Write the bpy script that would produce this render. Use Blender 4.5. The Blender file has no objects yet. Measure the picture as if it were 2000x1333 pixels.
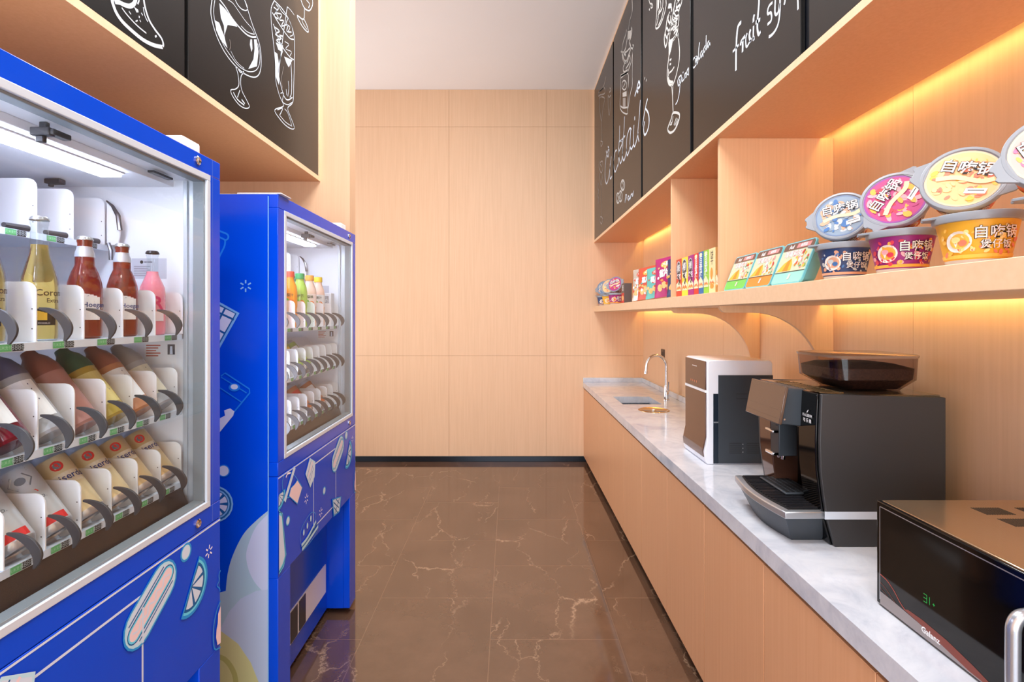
import bpy, math, random
from mathutils import Vector, Matrix
random.seed(7)
SC = bpy.context.scene
COL = SC.collection

# ------------------------------------------------------------------ camera
CAMZ = 1.51; K = 1021.0; CX = 995.0; CY = 618.0
cd = bpy.data.cameras.new('camera'); cam = bpy.data.objects.new('camera', cd); COL.objects.link(cam)
cam.location = (0, 0, CAMZ); cam.rotation_euler = (math.pi/2, 0, 0)
cd.sensor_width = 36.0; cd.lens = 36.0*K/2000.0
cd.shift_x = 0.0025; cd.shift_y = -0.02425
cd.clip_start = 0.02; cd.clip_end = 60
SC.camera = cam
SC.view_settings.view_transform = 'Standard'; SC.view_settings.look = 'None'
SC.view_settings.exposure = 0.2; SC.view_settings.gamma = 1.0
SC.view_settings.use_curve_mapping = False
try:
    SC.cycles.use_denoising = True
    SC.cycles.max_bounces = 10; SC.cycles.diffuse_bounces = 5; SC.cycles.glossy_bounces = 5
    SC.cycles.transmission_bounces = 8; SC.cycles.transparent_max_bounces = 16
    SC.cycles.sample_clamp_indirect = 6.0
    SC.cycles.caustics_reflective = False; SC.cycles.caustics_refractive = False
except Exception: pass

# ------------------------------------------------------------------ world and large lights
w = bpy.data.worlds.new('world'); SC.world = w; w.use_nodes = True
w.node_tree.nodes['Background'].inputs[0].default_value = (0.93, 0.96, 1.0, 1)
w.node_tree.nodes['Background'].inputs[1].default_value = 1.3

def area(name, loc, rot, sx, sy, power, col=(1, 1, 1), spread=180):
    l = bpy.data.lights.new(name, 'AREA'); l.shape = 'RECTANGLE'; l.size = sx; l.size_y = sy
    l.energy = power; l.color = col; l.spread = math.radians(spread)
    o = bpy.data.objects.new(name, l); COL.objects.link(o); o.location = loc; o.rotation_euler = rot
    return o
CEIL = 3.866
# added area light for daylight from behind, tilted up to brighten the ceiling
area('rear_daylight_fill', (-0.2, -2.9, 1.5), (math.radians(120), 0, 0), 3.0, 2.8, 118, (0.86, 0.93, 1.0))
# added area light left of the partition, aimed up to lift the ceiling
area('left_fill_light', (-3.4, 4.25, 1.5), (math.radians(142), 0, math.radians(-90)), 2.2, 2.6, 44, (0.9, 0.95, 1.0))
# added ceiling lamps, out of view, to light the room (housings built below)
FILL_LAMPS = [(-0.05, -1.1), (-0.05, 1.0), (-0.15, 2.6)]
for i, (lx, ly) in enumerate(FILL_LAMPS):
    area('ceiling_fill_light', (lx, ly, CEIL-0.05), (0, 0, 0), 1.1, 0.5, (40, 44, 46)[i], (0.97, 0.98, 1.0))

# ------------------------------------------------------------------ helpers
def s2l(c):
    c /= 255.0
    return c/12.92 if c <= 0.04045 else ((c+0.055)/1.055)**2.4
def rgb(c): return (s2l(c[0]), s2l(c[1]), s2l(c[2]), 1)
MATS = {}
def mat(name, col, rough=0.5, metal=0.0, spec=0.5, coat=0.0, emit=None, estr=0.0, trans=0.0, ior=1.45, alpha=1.0):
    if name in MATS: return MATS[name]
    m = bpy.data.materials.new(name); m.use_nodes = True
    b = m.node_tree.nodes['Principled BSDF']
    b.inputs['Base Color'].default_value = rgb(col); b.inputs['Roughness'].default_value = rough
    b.inputs['Metallic'].default_value = metal; b.inputs['Specular IOR Level'].default_value = spec
    b.inputs['Coat Weight'].default_value = coat; b.inputs['Coat Roughness'].default_value = 0.06
    b.inputs['Transmission Weight'].default_value = trans; b.inputs['IOR'].default_value = ior
    b.inputs['Alpha'].default_value = alpha
    if emit: b.inputs['Emission Color'].default_value = rgb(emit); b.inputs['Emission Strength'].default_value = estr
    MATS[name] = m
    return m
def ND(m, t, **kw):
    n = m.node_tree.nodes.new(t)
    for k, v in kw.items(): setattr(n, k, v)
    return n
def LK(m, a, b): m.node_tree.links.new(a, b)
def bsdf(m): return m.node_tree.nodes['Principled BSDF']
def ramp(m, stops):
    r = ND(m, 'ShaderNodeValToRGB'); e = r.color_ramp.elements
    e[0].position = stops[0][0]; e[0].color = stops[0][1]
    e[1].position = stops[-1][0]; e[1].color = stops[-1][1]
    for p, c in stops[1:-1]:
        x = e.new(p); x.color = c
    return r
def grain(name, c1, c2, scale, rough=0.45, coat=0.0, nscale=1.0, detail=3.0, spec=0.5):
    """two close colours mixed by a stretched noise in world space"""
    m = mat(name, c1, rough, 0, spec, coat)
    g = ND(m, 'ShaderNodeNewGeometry'); mp = ND(m, 'ShaderNodeMapping')
    mp.inputs['Scale'].default_value = scale
    n = ND(m, 'ShaderNodeTexNoise'); n.inputs['Scale'].default_value = nscale; n.inputs['Detail'].default_value = detail
    r = ramp(m, [(0.3, rgb(c1)), (0.7, rgb(c2))])
    LK(m, g.outputs['Position'], mp.inputs['Vector']); LK(m, mp.outputs[0], n.inputs['Vector'])
    LK(m, n.outputs[0], r.inputs[0]); LK(m, r.outputs[0], bsdf(m).inputs['Base Color'])
    return m
WOOD = grain('laminate_oak', (224, 180, 138), (231, 189, 148), (95, 95, 2.2), 0.42)
WOODD = grain('laminate_oak_doors', (214, 158, 116), (220, 166, 124), (110, 110, 2.0), 0.38)
WOODE = grain('laminate_edge', (232, 196, 158), (237, 202, 166), (60, 60, 60), 0.45)
WALLW = grain('wall_panel_oak', (228, 188, 152), (234, 195, 160), (80, 80, 2.5), 0.5)
CEILM = grain('ceiling_paint', (243, 240, 240), (246, 243, 243), (1, 1, 1), 0.8)
# counter: white quartz with soft grey clouds
QUARTZ = mat('quartz_white', (225, 226, 230), 0.12, 0, 0.5, 0.3)
def _q(m):
    g = ND(m, 'ShaderNodeNewGeometry')
    n = ND(m, 'ShaderNodeTexNoise'); n.inputs['Scale'].default_value = 5.5; n.inputs['Detail'].default_value = 9; n.inputs['Roughness'].default_value = 0.7
    n.inputs['Distortion'].default_value = 0.9
    r = ramp(m, [(0.3, rgb((180, 186, 200))), (0.52, rgb((206, 210, 219))), (0.78, rgb((222, 225, 231)))])
    LK(m, g.outputs['Position'], n.inputs['Vector']); LK(m, n.outputs[0], r.inputs[0]); LK(m, r.outputs[0], bsdf(m).inputs['Base Color'])
_q(QUARTZ)
# floor: polished brown marble tiles with pale veins
FLOORM = mat('floor_brown_marble', (84, 62, 48), 0.075, 0, 0.5, 0.0, ior=2.0)
def _f(m):
    b = bsdf(m); g = ND(m, 'ShaderNodeNewGeometry')
    # tiles: rows along Y
    rot = ND(m, 'ShaderNodeMapping'); rot.inputs['Rotation'].default_value = (0, 0, math.pi/2); rot.inputs['Location'].default_value = (-0.08, 0.09, 0)
    rot.vector_type = 'POINT'
    LK(m, g.outputs['Position'], rot.inputs['Vector'])
    br = ND(m, 'ShaderNodeTexBrick'); br.offset = 0.5; br.inputs['Scale'].default_value = 1.0
    br.inputs['Brick Width'].default_value = 0.72; br.inputs['Row Height'].default_value = 0.60
    br.inputs['Mortar Size'].default_value = 0.0018; br.inputs['Mortar Smooth'].default_value = 0.0
    br.inputs['Color1'].default_value = (0.35, 0.35, 0.35, 1); br.inputs['Color2'].default_value = (0.65, 0.65, 0.65, 1); br.inputs['Mortar'].default_value = (0.5, 0.5, 0.5, 1)
    LK(m, rot.outputs[0], br.inputs['Vector'])
    # clouds
    n1 = ND(m, 'ShaderNodeTexNoise'); n1.inputs['Scale'].default_value = 2.2; n1.inputs['Detail'].default_value = 8; n1.inputs['Roughness'].default_value = 0.65
    LK(m, g.outputs['Position'], n1.inputs['Vector'])
    r1 = ramp(m, [(0.3, rgb((78, 56, 42))), (0.7, rgb((103, 77, 60)))])
    LK(m, n1.outputs[0], r1.inputs[0])
    # veins: distorted voronoi edges, stretched along Y, different in each tile
    mp = ND(m, 'ShaderNodeMapping'); mp.inputs['Scale'].default_value = (3.6, 1.0, 1)
    nd = ND(m, 'ShaderNodeTexNoise'); nd.inputs['Scale'].default_value = 3.2; nd.inputs['Detail'].default_value = 9; nd.inputs['Roughness'].default_value = 0.7
    LK(m, g.outputs['Position'], nd.inputs['Vector'])
    mx = ND(m, 'ShaderNodeVectorMath', operation='MULTIPLY_ADD'); mx.inputs[1].default_value = (0.32, 0.32, 0.0)
    LK(m, nd.outputs['Color'], mx.inputs[0]); LK(m, g.outputs['Position'], mx.inputs[2])
    ma = ND(m, 'ShaderNodeVectorMath', operation='MULTIPLY_ADD'); ma.inputs[1].default_value = (9, 9, 0)
    LK(m, br.outputs['Color'], ma.inputs[0]); LK(m, mx.outputs[0], ma.inputs[2]); LK(m, ma.outputs[0], mp.inputs['Vector'])
    vo = ND(m, 'ShaderNodeTexVoronoi', feature='DISTANCE_TO_EDGE'); vo.inputs['Scale'].default_value = 1.0
    LK(m, mp.outputs[0], vo.inputs['Vector'])
    rv = ramp(m, [(0.0, (1, 1, 1, 1)), (0.004, (0.35, 0.35, 0.35, 1)), (0.010, (0, 0, 0, 1))])
    LK(m, vo.outputs['Distance'], rv.inputs[0])
    nm = ND(m, 'ShaderNodeTexNoise'); nm.inputs['Scale'].default_value = 3.1; nm.inputs['Detail'].default_value = 3
    LK(m, g.outputs['Position'], nm.inputs['Vector'])
    rm = ramp(m, [(0.40, (0.0, 0.0, 0.0, 1)), (0.55, (1, 1, 1, 1))])
    LK(m, nm.outputs[0], rm.inputs[0])
    mu = ND(m, 'ShaderNodeMath', operation='MULTIPLY'); LK(m, rv.outputs[0], mu.inputs[0]); LK(m, rm.outputs[0], mu.inputs[1])
    mu2 = ND(m, 'ShaderNodeMath', operation='MULTIPLY'); mu2.inputs[1].default_value = 0.6; LK(m, mu.outputs[0], mu2.inputs[0])
    mix = ND(m, 'ShaderNodeMixRGB'); mix.inputs[2].default_value = rgb((190, 158, 130))
    LK(m, mu2.outputs[0], mix.inputs[0]); LK(m, r1.outputs[0], mix.inputs[1])
    mix2 = ND(m, 'ShaderNodeMixRGB'); mix2.inputs[2].default_value = rgb((124, 96, 76))
    mf = ND(m, 'ShaderNodeMath', operation='MULTIPLY'); mf.inputs[1].default_value = 0.8; LK(m, br.outputs['Fac'], mf.inputs[0])
    LK(m, mf.outputs[0], mix2.inputs[0]); LK(m, mix.outputs[0], mix2.inputs[1]); LK(m, mix2.outputs[0], b.inputs['Base Color'])
_f(FLOORM)
BLUE = mat('vending_blue_gloss', (0, 74, 222), 0.22, 0, 0.5, 0.15)
WHITE = mat('white_enamel', (238, 238, 242), 0.35)
LINER = mat('white_liner', (238, 240, 246), 0.4)
PLATE = mat('white_acrylic_plate', (240, 240, 243), 0.3)
ALU = mat('brushed_aluminium', (196, 200, 206), 0.32, 0.85)
ALUW = mat('pale_aluminium_trim', (218, 229, 243), 0.35, 0.2)
CHROME = mat('chrome', (225, 225, 228), 0.08, 1.0)
HOOK = mat('dark_grey_plastic', (58, 56, 58), 0.42)
BLACKG = mat('black_gloss', (7, 7, 8), 0.07, 0, 0.35, 0.1)
BLACKM = mat('black_matte', (24, 24, 26), 0.5)
KICKM = mat('brown_grey_kick_panel', (46, 39, 38), 0.3)
CHALKB = mat('chalkboard_black', (27, 26, 26), 0.27, 0, 0.5)
CHALK = mat('white_chalk', (204, 212, 222), 0.9)
CHALKF = mat('faint_chalk', (150, 142, 136), 0.9)
DARKGAP = mat('dark_navy_joint', (10, 14, 24), 0.3)
GREY = mat('slate_grey_metal', (62, 68, 75), 0.42, 0.2)
GREYD = mat('dark_graphite', (66, 66, 68), 0.36, 0.35)
GREEN = mat('price_tag_green', (88, 168, 104), 0.5)
INK = mat('black_ink', (20, 20, 22), 0.6)
WHITEI = mat('white_ink', (244, 244, 246), 0.6)
CYAN = mat('cyan_ink', (40, 150, 225), 0.5)
CYANL = mat('pale_cyan_ink', (190, 228, 244), 0.5)
PALEB = mat('pale_ink', (212, 225, 245), 0.5)
PINKI = mat('pink_ink', (240, 214, 220), 0.5)
CREAM = mat('cream_ink', (232, 222, 210), 0.5)
TEALD = mat('teal_line_ink', (16, 96, 160), 0.5)
REDI = mat('red_ink', (205, 50, 45), 0.5)

def glassmat(name, tint=(1, 1, 1), fac_scale=1.0):
    m = bpy.data.materials.new(name); m.use_nodes = True; nt = m.node_tree
    for n in list(nt.nodes):
        if n.type != 'OUTPUT_MATERIAL': nt.nodes.remove(n)
    out = [n for n in nt.nodes if n.type == 'OUTPUT_MATERIAL'][0]
    t = nt.nodes.new('ShaderNodeBsdfTransparent'); t.inputs[0].default_value = (*tint, 1)
    g = nt.nodes.new('ShaderNodeBsdfGlossy'); g.inputs['Roughness'].default_value = 0.02
    lw = nt.nodes.new('ShaderNodeLayerWeight'); lw.inputs[0].default_value = 0.5
    f = nt.nodes.new('ShaderNodeMath'); f.operation = 'POWER'; f.inputs[1].default_value = 4.0
    nt.links.new(lw.outputs['Facing'], f.inputs[0])
    mu = nt.nodes.new('ShaderNodeMath'); mu.operation = 'MULTIPLY_ADD'; mu.inputs[1].default_value = 0.5*fac_scale; mu.inputs[2].default_value = 0.022*fac_scale
    mx = nt.nodes.new('ShaderNodeMixShader')
    nt.links.new(f.outputs[0], mu.inputs[0]); nt.links.new(mu.outputs[0], mx.inputs[0])
    nt.links.new(t.outputs[0], mx.inputs[1]); nt.links.new(g.outputs[0], mx.inputs[2]); nt.links.new(mx.outputs[0], out.inputs[0])
    return m
GLASS = glassmat('door_glass', (0.96, 0.98, 0.98), 0.8)
SMOKE = glassmat('smoked_hopper_plastic', (0.66, 0.58, 0.56), 1.2)

def onX(px, py, X):
    Y = X*K/(px-CX); return Vector((X, Y, CAMZ-(py-CY)*Y/K))
def onY(px, py, Y):
    return Vector(((px-CX)*Y/K, Y, CAMZ-(py-CY)*Y/K))

_TC = {}
def text2d(s, off=0.0):
    """flat glyph outline mesh of a string, height about 1, centred"""
    key = (s, off)
    if key in _TC: return _TC[key]
    c = bpy.data.curves.new('t', 'FONT'); c.body = s; c.size = 1.0; c.align_x = 'CENTER'; c.align_y = 'CENTER'
    c.resolution_u = 2; c.offset = off
    o = bpy.data.objects.new('t', c); COL.objects.link(o)
    bpy.context.view_layer.update()
    dg = bpy.context.evaluated_depsgraph_get(); me = bpy.data.meshes.new_from_object(o.evaluated_get(dg))
    r = ([(v.co.x, v.co.y) for v in me.vertices], [tuple(p.vertices) for p in me.polygons])
    bpy.data.objects.remove(o); bpy.data.curves.remove(c); bpy.data.meshes.remove(me)
    _TC[key] = r
    return r

def cr(pts, n=5, closed=False):
    """Catmull-Rom through tuples"""
    P = [Vector(p) for p in pts]
    if len(P) < 3 and not closed: return P
    out = []; N = len(P)
    rng = range(N) if closed else range(N-1)
    for i in rng:
        if closed: p0, p1, p2, p3 = P[i-1], P[i], P[(i+1) % N], P[(i+2) % N]
        else: p0, p1, p2, p3 = P[max(i-1, 0)], P[i], P[i+1], P[min(i+2, N-1)]
        for k in range(n):
            t = k/n
            out.append(0.5*((2*p1)+(-p0+p2)*t+(2*p0-5*p1+4*p2-p3)*t*t+(-p0+3*p1-3*p2+p3)*t**3))
    if not closed: out.append(P[-1])
    return out

class MB:
    def __init__(s): s.v = []; s.f = []; s.m = []; s.lay = 0
    def add(s, vs, fs, m=0):
        b = len(s.v); s.v += [Vector(x) for x in vs]
        for f in fs: s.f.append(tuple(b+i for i in f)); s.m.append(m)
        return s
    def box(s, x0, x1, y0, y1, z0, z1, m=0):
        if x0 > x1: x0, x1 = x1, x0
        if y0 > y1: y0, y1 = y1, y0
        if z0 > z1: z0, z1 = z1, z0
        vs = [(x0,y0,z0),(x1,y0,z0),(x1,y1,z0),(x0,y1,z0),(x0,y0,z1),(x1,y0,z1),(x1,y1,z1),(x0,y1,z1)]
        return s.add(vs, [(0,3,2,1),(4,5,6,7),(0,1,5,4),(1,2,6,5),(2,3,7,6),(3,0,4,7)], m)
    def prism(s, poly, axis, a0, a1, m=0, mcap=None):
        """poly: 2D points. axis 'x': (y,z); 'y': (x,z); 'z': (x,y)"""
        def P(p, a):
            return {'x': (a, p[0], p[1]), 'y': (p[0], a, p[1]), 'z': (p[0], p[1], a)}[axis]
        n = len(poly); vs = [P(p, a0) for p in poly]+[P(p, a1) for p in poly]
        s.add(vs, [(i, (i+1) % n, n+(i+1) % n, n+i) for i in range(n)], m)
        b = len(s.v)-2*n
        s.f.append(tuple(b+i for i in reversed(range(n)))); s.m.append(m if mcap is None else mcap)
        s.f.append(tuple(b+n+i for i in range(n))); s.m.append(m if mcap is None else mcap)
        return s
    def loft(s, rings, m=0, caps=True):
        n = len(rings[0]); vs = [p for r in rings for p in r]; fs = []
        for j in range(len(rings)-1):
            for i in range(n): fs.append((j*n+i, j*n+(i+1) % n, (j+1)*n+(i+1) % n, (j+1)*n+i))
        if caps: fs += [tuple(reversed(range(n))), tuple((len(rings)-1)*n+i for i in range(n))]
        return s.add(vs, fs, m)
    def lathe(s, prof, c=(0, 0, 0), seg=24, m=0, ms=None, M=None):
        """prof: [(r,z)], bottom to top; ms: material per band"""
        c = Vector(c); b = len(s.v)
        for r, z in prof:
            for i in range(seg):
                a = 2*math.pi*i/seg; p = Vector((r*math.cos(a), r*math.sin(a), z))
                s.v.append((M @ p if M else p)+c)
        for j in range(len(prof)-1):
            for i in range(seg):
                s.f.append((b+j*seg+i, b+j*seg+(i+1) % seg, b+(j+1)*seg+(i+1) % seg, b+(j+1)*seg+i)); s.m.append(ms[j] if ms else m)
        if prof[0][0] > 1e-5: s.f.append(tuple(b+i for i in reversed(range(seg)))); s.m.append(ms[0] if ms else m)
        if prof[-1][0] > 1e-5: s.f.append(tuple(b+(len(prof)-1)*seg+i for i in range(seg))); s.m.append(ms[-1] if ms else m)
        return s
    def tube(s, path, r, seg=12, m=0):
        P = [Vector(p) for p in path]; rings = []; up = None
        for i, p in enumerate(P):
            t = (P[min(i+1, len(P)-1)]-P[max(i-1, 0)]).normalized()
            if up is None: up = Vector((0, 1, 0)) if abs(t.y) < 0.9 else Vector((0, 0, 1))
            a = t.cross(up).normalized(); b_ = a.cross(t).normalized(); up = b_
            rr = r[i] if isinstance(r, (list, tuple)) else r
            rings.append([p+rr*(math.cos(2*math.pi*k/seg)*a+math.sin(2*math.pi*k/seg)*b_) for k in range(seg)])
        return s.loft(rings, m)
    # flat printed art through a map (u, v, lift) -> point
    def poly(s, F, pts, m=0, lift=None):
        s.lay += 1; L = 0.0004+0.00003*s.lay if lift is None else lift
        return s.add([F(u, v, L) for u, v in pts], [tuple(range(len(pts)))], m)
    def disc(s, F, cu, cv, ru, rv, m=0, n=20, rot=0.0, a0=0, a1=360, lift=None):
        full = abs(a1-a0) >= 360; pts = []
        for i in range(n if full else n+1):
            a = math.radians(a0+(a1-a0)*i/n); x, y = ru*math.cos(a), rv*math.sin(a)
            if i == 0 and not full and abs(a1-a0) < 175: pts.append((cu, cv))
            pts.append((cu+x*math.cos(rot)-y*math.sin(rot), cv+x*math.sin(rot)+y*math.cos(rot)))
        return s.poly(F, pts, m, lift)
    def line(s, F, pts, wd, m=0, smooth=True, closed=False, n=4, lift=None):
        P = cr([(p[0], p[1]) for p in pts], n, closed) if (smooth and len(pts) > 2) else [Vector((p[0], p[1])) for p in pts]
        if closed and not smooth: P = P+[P[0]]
        elif closed: P = P+[P[0]]
        s.lay += 1; L = 0.0004+0.00003*s.lay if lift is None else lift
        vs = []; N = len(P)
        for i, p in enumerate(P):
            t = P[min(i+1, N-1)]-P[max(i-1, 0)]
            if closed and i in (0, N-1): t = P[1]-P[N-2]
            if t.length < 1e-9: t = Vector((1, 0))
            t.normalize(); nn = Vector((-t.y, t.x))*wd*0.5
            vs += [F(p.x+nn.x, p.y+nn.y, L), F(p.x-nn.x, p.y-nn.y, L)]
        return s.add(vs, [(2*i, 2*i+1, 2*i+3, 2*i+2) for i in range(N-1)], m)
    def text(s, F, st, cu, cv, size, m=0, off=0.0, rot=0.0, sx=1.0, lift=None):
        V, Fc = text2d(st, off); s.lay += 1; L = 0.0004+0.00003*s.lay if lift is None else lift
        c, d = math.cos(rot), math.sin(rot)
        vs = []
        for x, y in V:
            x *= size*sx; y *= size; vs.append(F(cu+x*c-y*d, cv+x*d+y*c, L))
        return s.add(vs, Fc, m)
    def build(s, name, mats, parent=None, bevel=0.0, seg=2, sharp=35, loc=None, smooth=True):
        if not isinstance(mats, (list, tuple)): mats = [mats]
        off = Vector((0, 0, 0))
        if parent is not None:
            q = parent
            while q is not None: off += q.location; q = q.parent
        elif loc is not None: off = Vector(loc)
        else:
            xs = [v.x for v in s.v]; ys = [v.y for v in s.v]; zs = [v.z for v in s.v]
            off = Vector(((min(xs)+max(xs))/2, (min(ys)+max(ys))/2, min(zs)))
        me = bpy.data.meshes.new(name); me.from_pydata([tuple(v-off) for v in s.v], [], s.f)
        for mm in mats: me.materials.append(mm)
        me.polygons.foreach_set('material_index', s.m)
        if smooth:
            me.polygons.foreach_set('use_smooth', [True]*len(s.f)); me.set_sharp_from_angle(angle=math.radians(sharp))
        me.update()
        o = bpy.data.objects.new(name, me); COL.objects.link(o)
        if parent is not None: o.parent = parent
        else: o.location = off
        if bevel > 0:
            b = o.modifiers.new('bevel', 'BEVEL'); b.width = bevel; b.segments = seg; b.limit_method = 'ANGLE'; b.angle_limit = math.radians(40)
            b.harden_normals = False
        return o
def plane_map(O, U, V):
    O, U, V = Vector(O), Vector(U), Vector(V); N = U.cross(V).normalized()
    return lambda u, v, l=0: O+U*u+V*v+N*l
def cyl_map(c, r, a0, M=None):
    """u = arc length (anticlockwise seen from above), v = height; r may be a function of v"""
    c = Vector(c)
    def F(u, v, l=0):
        rr = (r(v) if callable(r) else r)+l; a = a0+u/rr
        p = Vector((rr*math.cos(a), rr*math.sin(a), v))
        return (M @ p if M else p)+c
    return F
def tag(o, label=None, cat=None, group=None, kind=None):
    if label: o['label'] = label
    if cat: o['category'] = cat
    if group: o['group'] = group
    if kind: o['kind'] = kind
    return o
def empty(name, loc, label=None, cat=None, group=None):
    o = bpy.data.objects.new(name, None); COL.objects.link(o); o.location = loc; o.empty_display_size = 0.1
    return tag(o, label, cat, group)
def copy_tree(o, parent=None):
    c = o.copy(); COL.objects.link(c); c.parent = parent
    for ch in [x for x in list(o.children)]: copy_tree(ch, c)
    return c
def struct(mb, name, m, **kw): return tag(mb.build(name, m, **kw), kind='structure')

# ------------------------------------------------------------------ room
RX = 1.39; BY = 5.43; LX = -1.75
struct(MB().box(-3.6, RX+0.12, -3.0, BY+0.12, -0.08, 0), 'floor', FLOORM, smooth=False)
struct(MB().box(-3.6, RX+0.12, -3.0, BY+0.12, CEIL, CEIL+0.1), 'ceiling', CEILM, smooth=False)
SEAM = mat('panel_joint_shadow_gap', (176, 134, 100), 0.6)
b = MB()   # back wall in panels, 3 mm joints
xs = [-3.6, -2.09, -0.628, 0.383, RX+0.12]; zs = [0, 1.10, 3.478, CEIL]
b.box(-3.6, RX+0.12, BY+0.004, BY+0.12, 0, CEIL, 1)
for i in range(4):
    for j in range(3):
        b.box(xs[i]+0.0012, xs[i+1]-0.0012, BY, BY+0.01, zs[j]+0.0012, zs[j+1]-0.0012, 0)
struct(b, 'wall_back', [WALLW, SEAM], smooth=False)
b = MB(); ys = [-3.0, -1.4, 0.2, 1.8, 3.4, 4.6, BY]
b.box(RX+0.004, RX+0.12, -3.0, BY+0.004, 0, CEIL, 1)
for i in range(6): b.box(RX, RX+0.01, ys[i]+0.001, ys[i+1]-0.001, 0, CEIL, 0)
struct(b, 'wall_right', [WALLW, SEAM], smooth=False)
struct(MB().box(LX-0.12, LX, -3.0, 2.966, 0, CEIL), 'wall_left', WALLW, smooth=False)
struct(MB().box(LX-0.12, -0.905, 2.966, 3.07, 0, CEIL), 'wall_left_return', WALLW, smooth=False)
BASE = mat('dark_metal_skirting', (44, 50, 58), 0.22, 0.6)
struct(MB().box(-3.5, 0.80, BY-0.014, BY, 0, 0.056), 'baseboard_back', BASE, bevel=0.002)
for lx, ly in FILL_LAMPS:  # housings of the added lamps, above the view
    r = empty('added_ceiling_light', (lx, ly, CEIL-0.04), 'added flat white ceiling panel lamp, unseen above the aisle, lighting the room', 'added ceiling light', 'added ceiling panel lamps')
    MB().box(lx-0.6, lx+0.6, ly-0.3, ly-0.27, CEIL-0.04, CEIL).box(lx-0.6, lx+0.6, ly+0.27, ly+0.3, CEIL-0.04, CEIL).box(lx-0.6, lx-0.57, ly-0.27, ly+0.27, CEIL-0.04, CEIL).box(lx+0.57, lx+0.6, ly-0.27, ly+0.27, CEIL-0.04, CEIL).build('frame', WHITE, r)
    MB().box(lx-0.57, lx+0.57, ly-0.27, ly+0.27, CEIL-0.02, CEIL-0.01).build('diffuser', mat('fill_lamp_diffuser', (255, 252, 245), 0.6, emit=(255, 250, 240), estr=2.0), r)

# ------------------------------------------------------------------ base cabinets and worktop
CF = 0.771
units = [(5.01, BY-0.002, 1), (4.04, 5.01, 2), (3.05, 4.04, 2), (2.07, 3.05, 2), (1.10, 2.07, 2), (0.13, 1.10, 2)]
ulab = ['narrow single-door oak base cabinet in the far corner by the back wall',
        'oak base cabinet with two doors directly below the sink and faucet',
        'oak base cabinet with two doors between the sink cabinet and the water dispenser',
        'oak base cabinet with two doors below the white water dispenser',
        'oak base cabinet with two doors below the coffee machine',
        'oak base cabinet with two doors below the microwave, cut by the frame bottom']
for (y0, y1, n), lb in zip(units, ulab):
    r = empty('base_cabinet', ((CF+RX)/2, (y0+y1)/2, 0), lb, 'cabinet', 'oak base cabinets under the counter')
    cb = MB(); x0 = CF+0.02; g = 0.0008
    if y0 == 4.04:   # open top for the sink bowl
        cb.box(x0, RX-0.001, y0+g, y1-g, 0.055, 0.075).box(x0, RX-0.001, y0+g, y0+0.006, 0.075, 0.772).box(x0, RX-0.001, y1-0.018, y1-g, 0.075, 0.772).box(RX-0.018, RX-0.001, y0+0.006, y1-0.018, 0.075, 0.772)
    else: cb.box(x0, RX-0.001, y0+g, y1-g, 0.055, 0.772)
    cb.build('carcass', WOOD, r, smooth=False)
    MB().box(CF+0.035, CF+0.05, y0+g, y1-g, 0.0, 0.055).build('toe_kick', BASE, r)
    wd = (y1-y0)/n
    for i in range(n):
        a = y0+i*wd
        MB().box(CF, CF+0.018, a+0.0015, a+wd-0.0015, 0.055, 0.758).build('door', WOODD, r, bevel=0.0012)
    MB().box(CF+0.012, CF+0.0195, y0+g, y1-g, 0.758, 0.772).build('finger_rail', mat('dark_bronze_rail', (70, 52, 42), 0.4, 0.3), r)
TOP = 0.826
r = empty('worktop', (1.08, 2.6, 0.773), 'white marbled quartz worktop running along the right wall', 'worktop')
# slab with a sink cutout and a round lid cutout (built from strips around them)
SX0, SX1, SY0, SY1 = 0.88, 1.185, 4.056, 4.44
cb = MB(); xa, xb, ya, yb = 0.765, RX-0.0005, 0.10, BY-0.001
cb.box(xa, xb, ya, SY0, 0.773, TOP).box(xa, xb, SY1, yb, 0.773, TOP).box(xa, SX0, SY0, SY1, 0.773, TOP).box(SX1, xb, SY0, SY1, 0.773, TOP)
cb.build('slab', QUARTZ, r, smooth=False)
MB().box(xa, RX-0.0006, BY-0.019, BY-0.001, TOP, TOP+0.046).build('upstand', QUARTZ, r, bevel=0.002)
MB().box(RX-0.019, RX-0.0006, 0.10, BY-0.02, TOP, TOP+0.046).build('upstand', QUARTZ, r, bevel=0.002)
# sink
STONE = grain('granite_grey', (58, 64, 74), (112, 120, 132), (1, 1, 1), 0.35, nscale=160)
r = empty('kitchen_sink', ((SX0+SX1)/2, (SY0+SY1)/2, 0.60), 'small rectangular dark grey speckled sink sunk into the white worktop', 'sink')
t = 0.008; zb, zt = 0.60, 0.7725
MB().box(SX0-t, SX1+t, SY0-t, SY1+t, zb, zb+t).box(SX0-t, SX0, SY0, SY1, zb+t, zt).box(SX1, SX1+t, SY0, SY1, zb+t, zt).box(SX0-t, SX1+t, SY0-t, SY0, zb+t, zt).box(SX0-t, SX1+t, SY1, SY1+t, zb+t, zt).build('basin', STONE, r)
MB().lathe([(0.035, 0), (0.035, 0.003), (0.03, 0.004), (0.0, 0.002)], ((SX0+SX1)/2, (SY0+SY1)/2, zb+t)).build('drain', CHROME, r)
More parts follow.
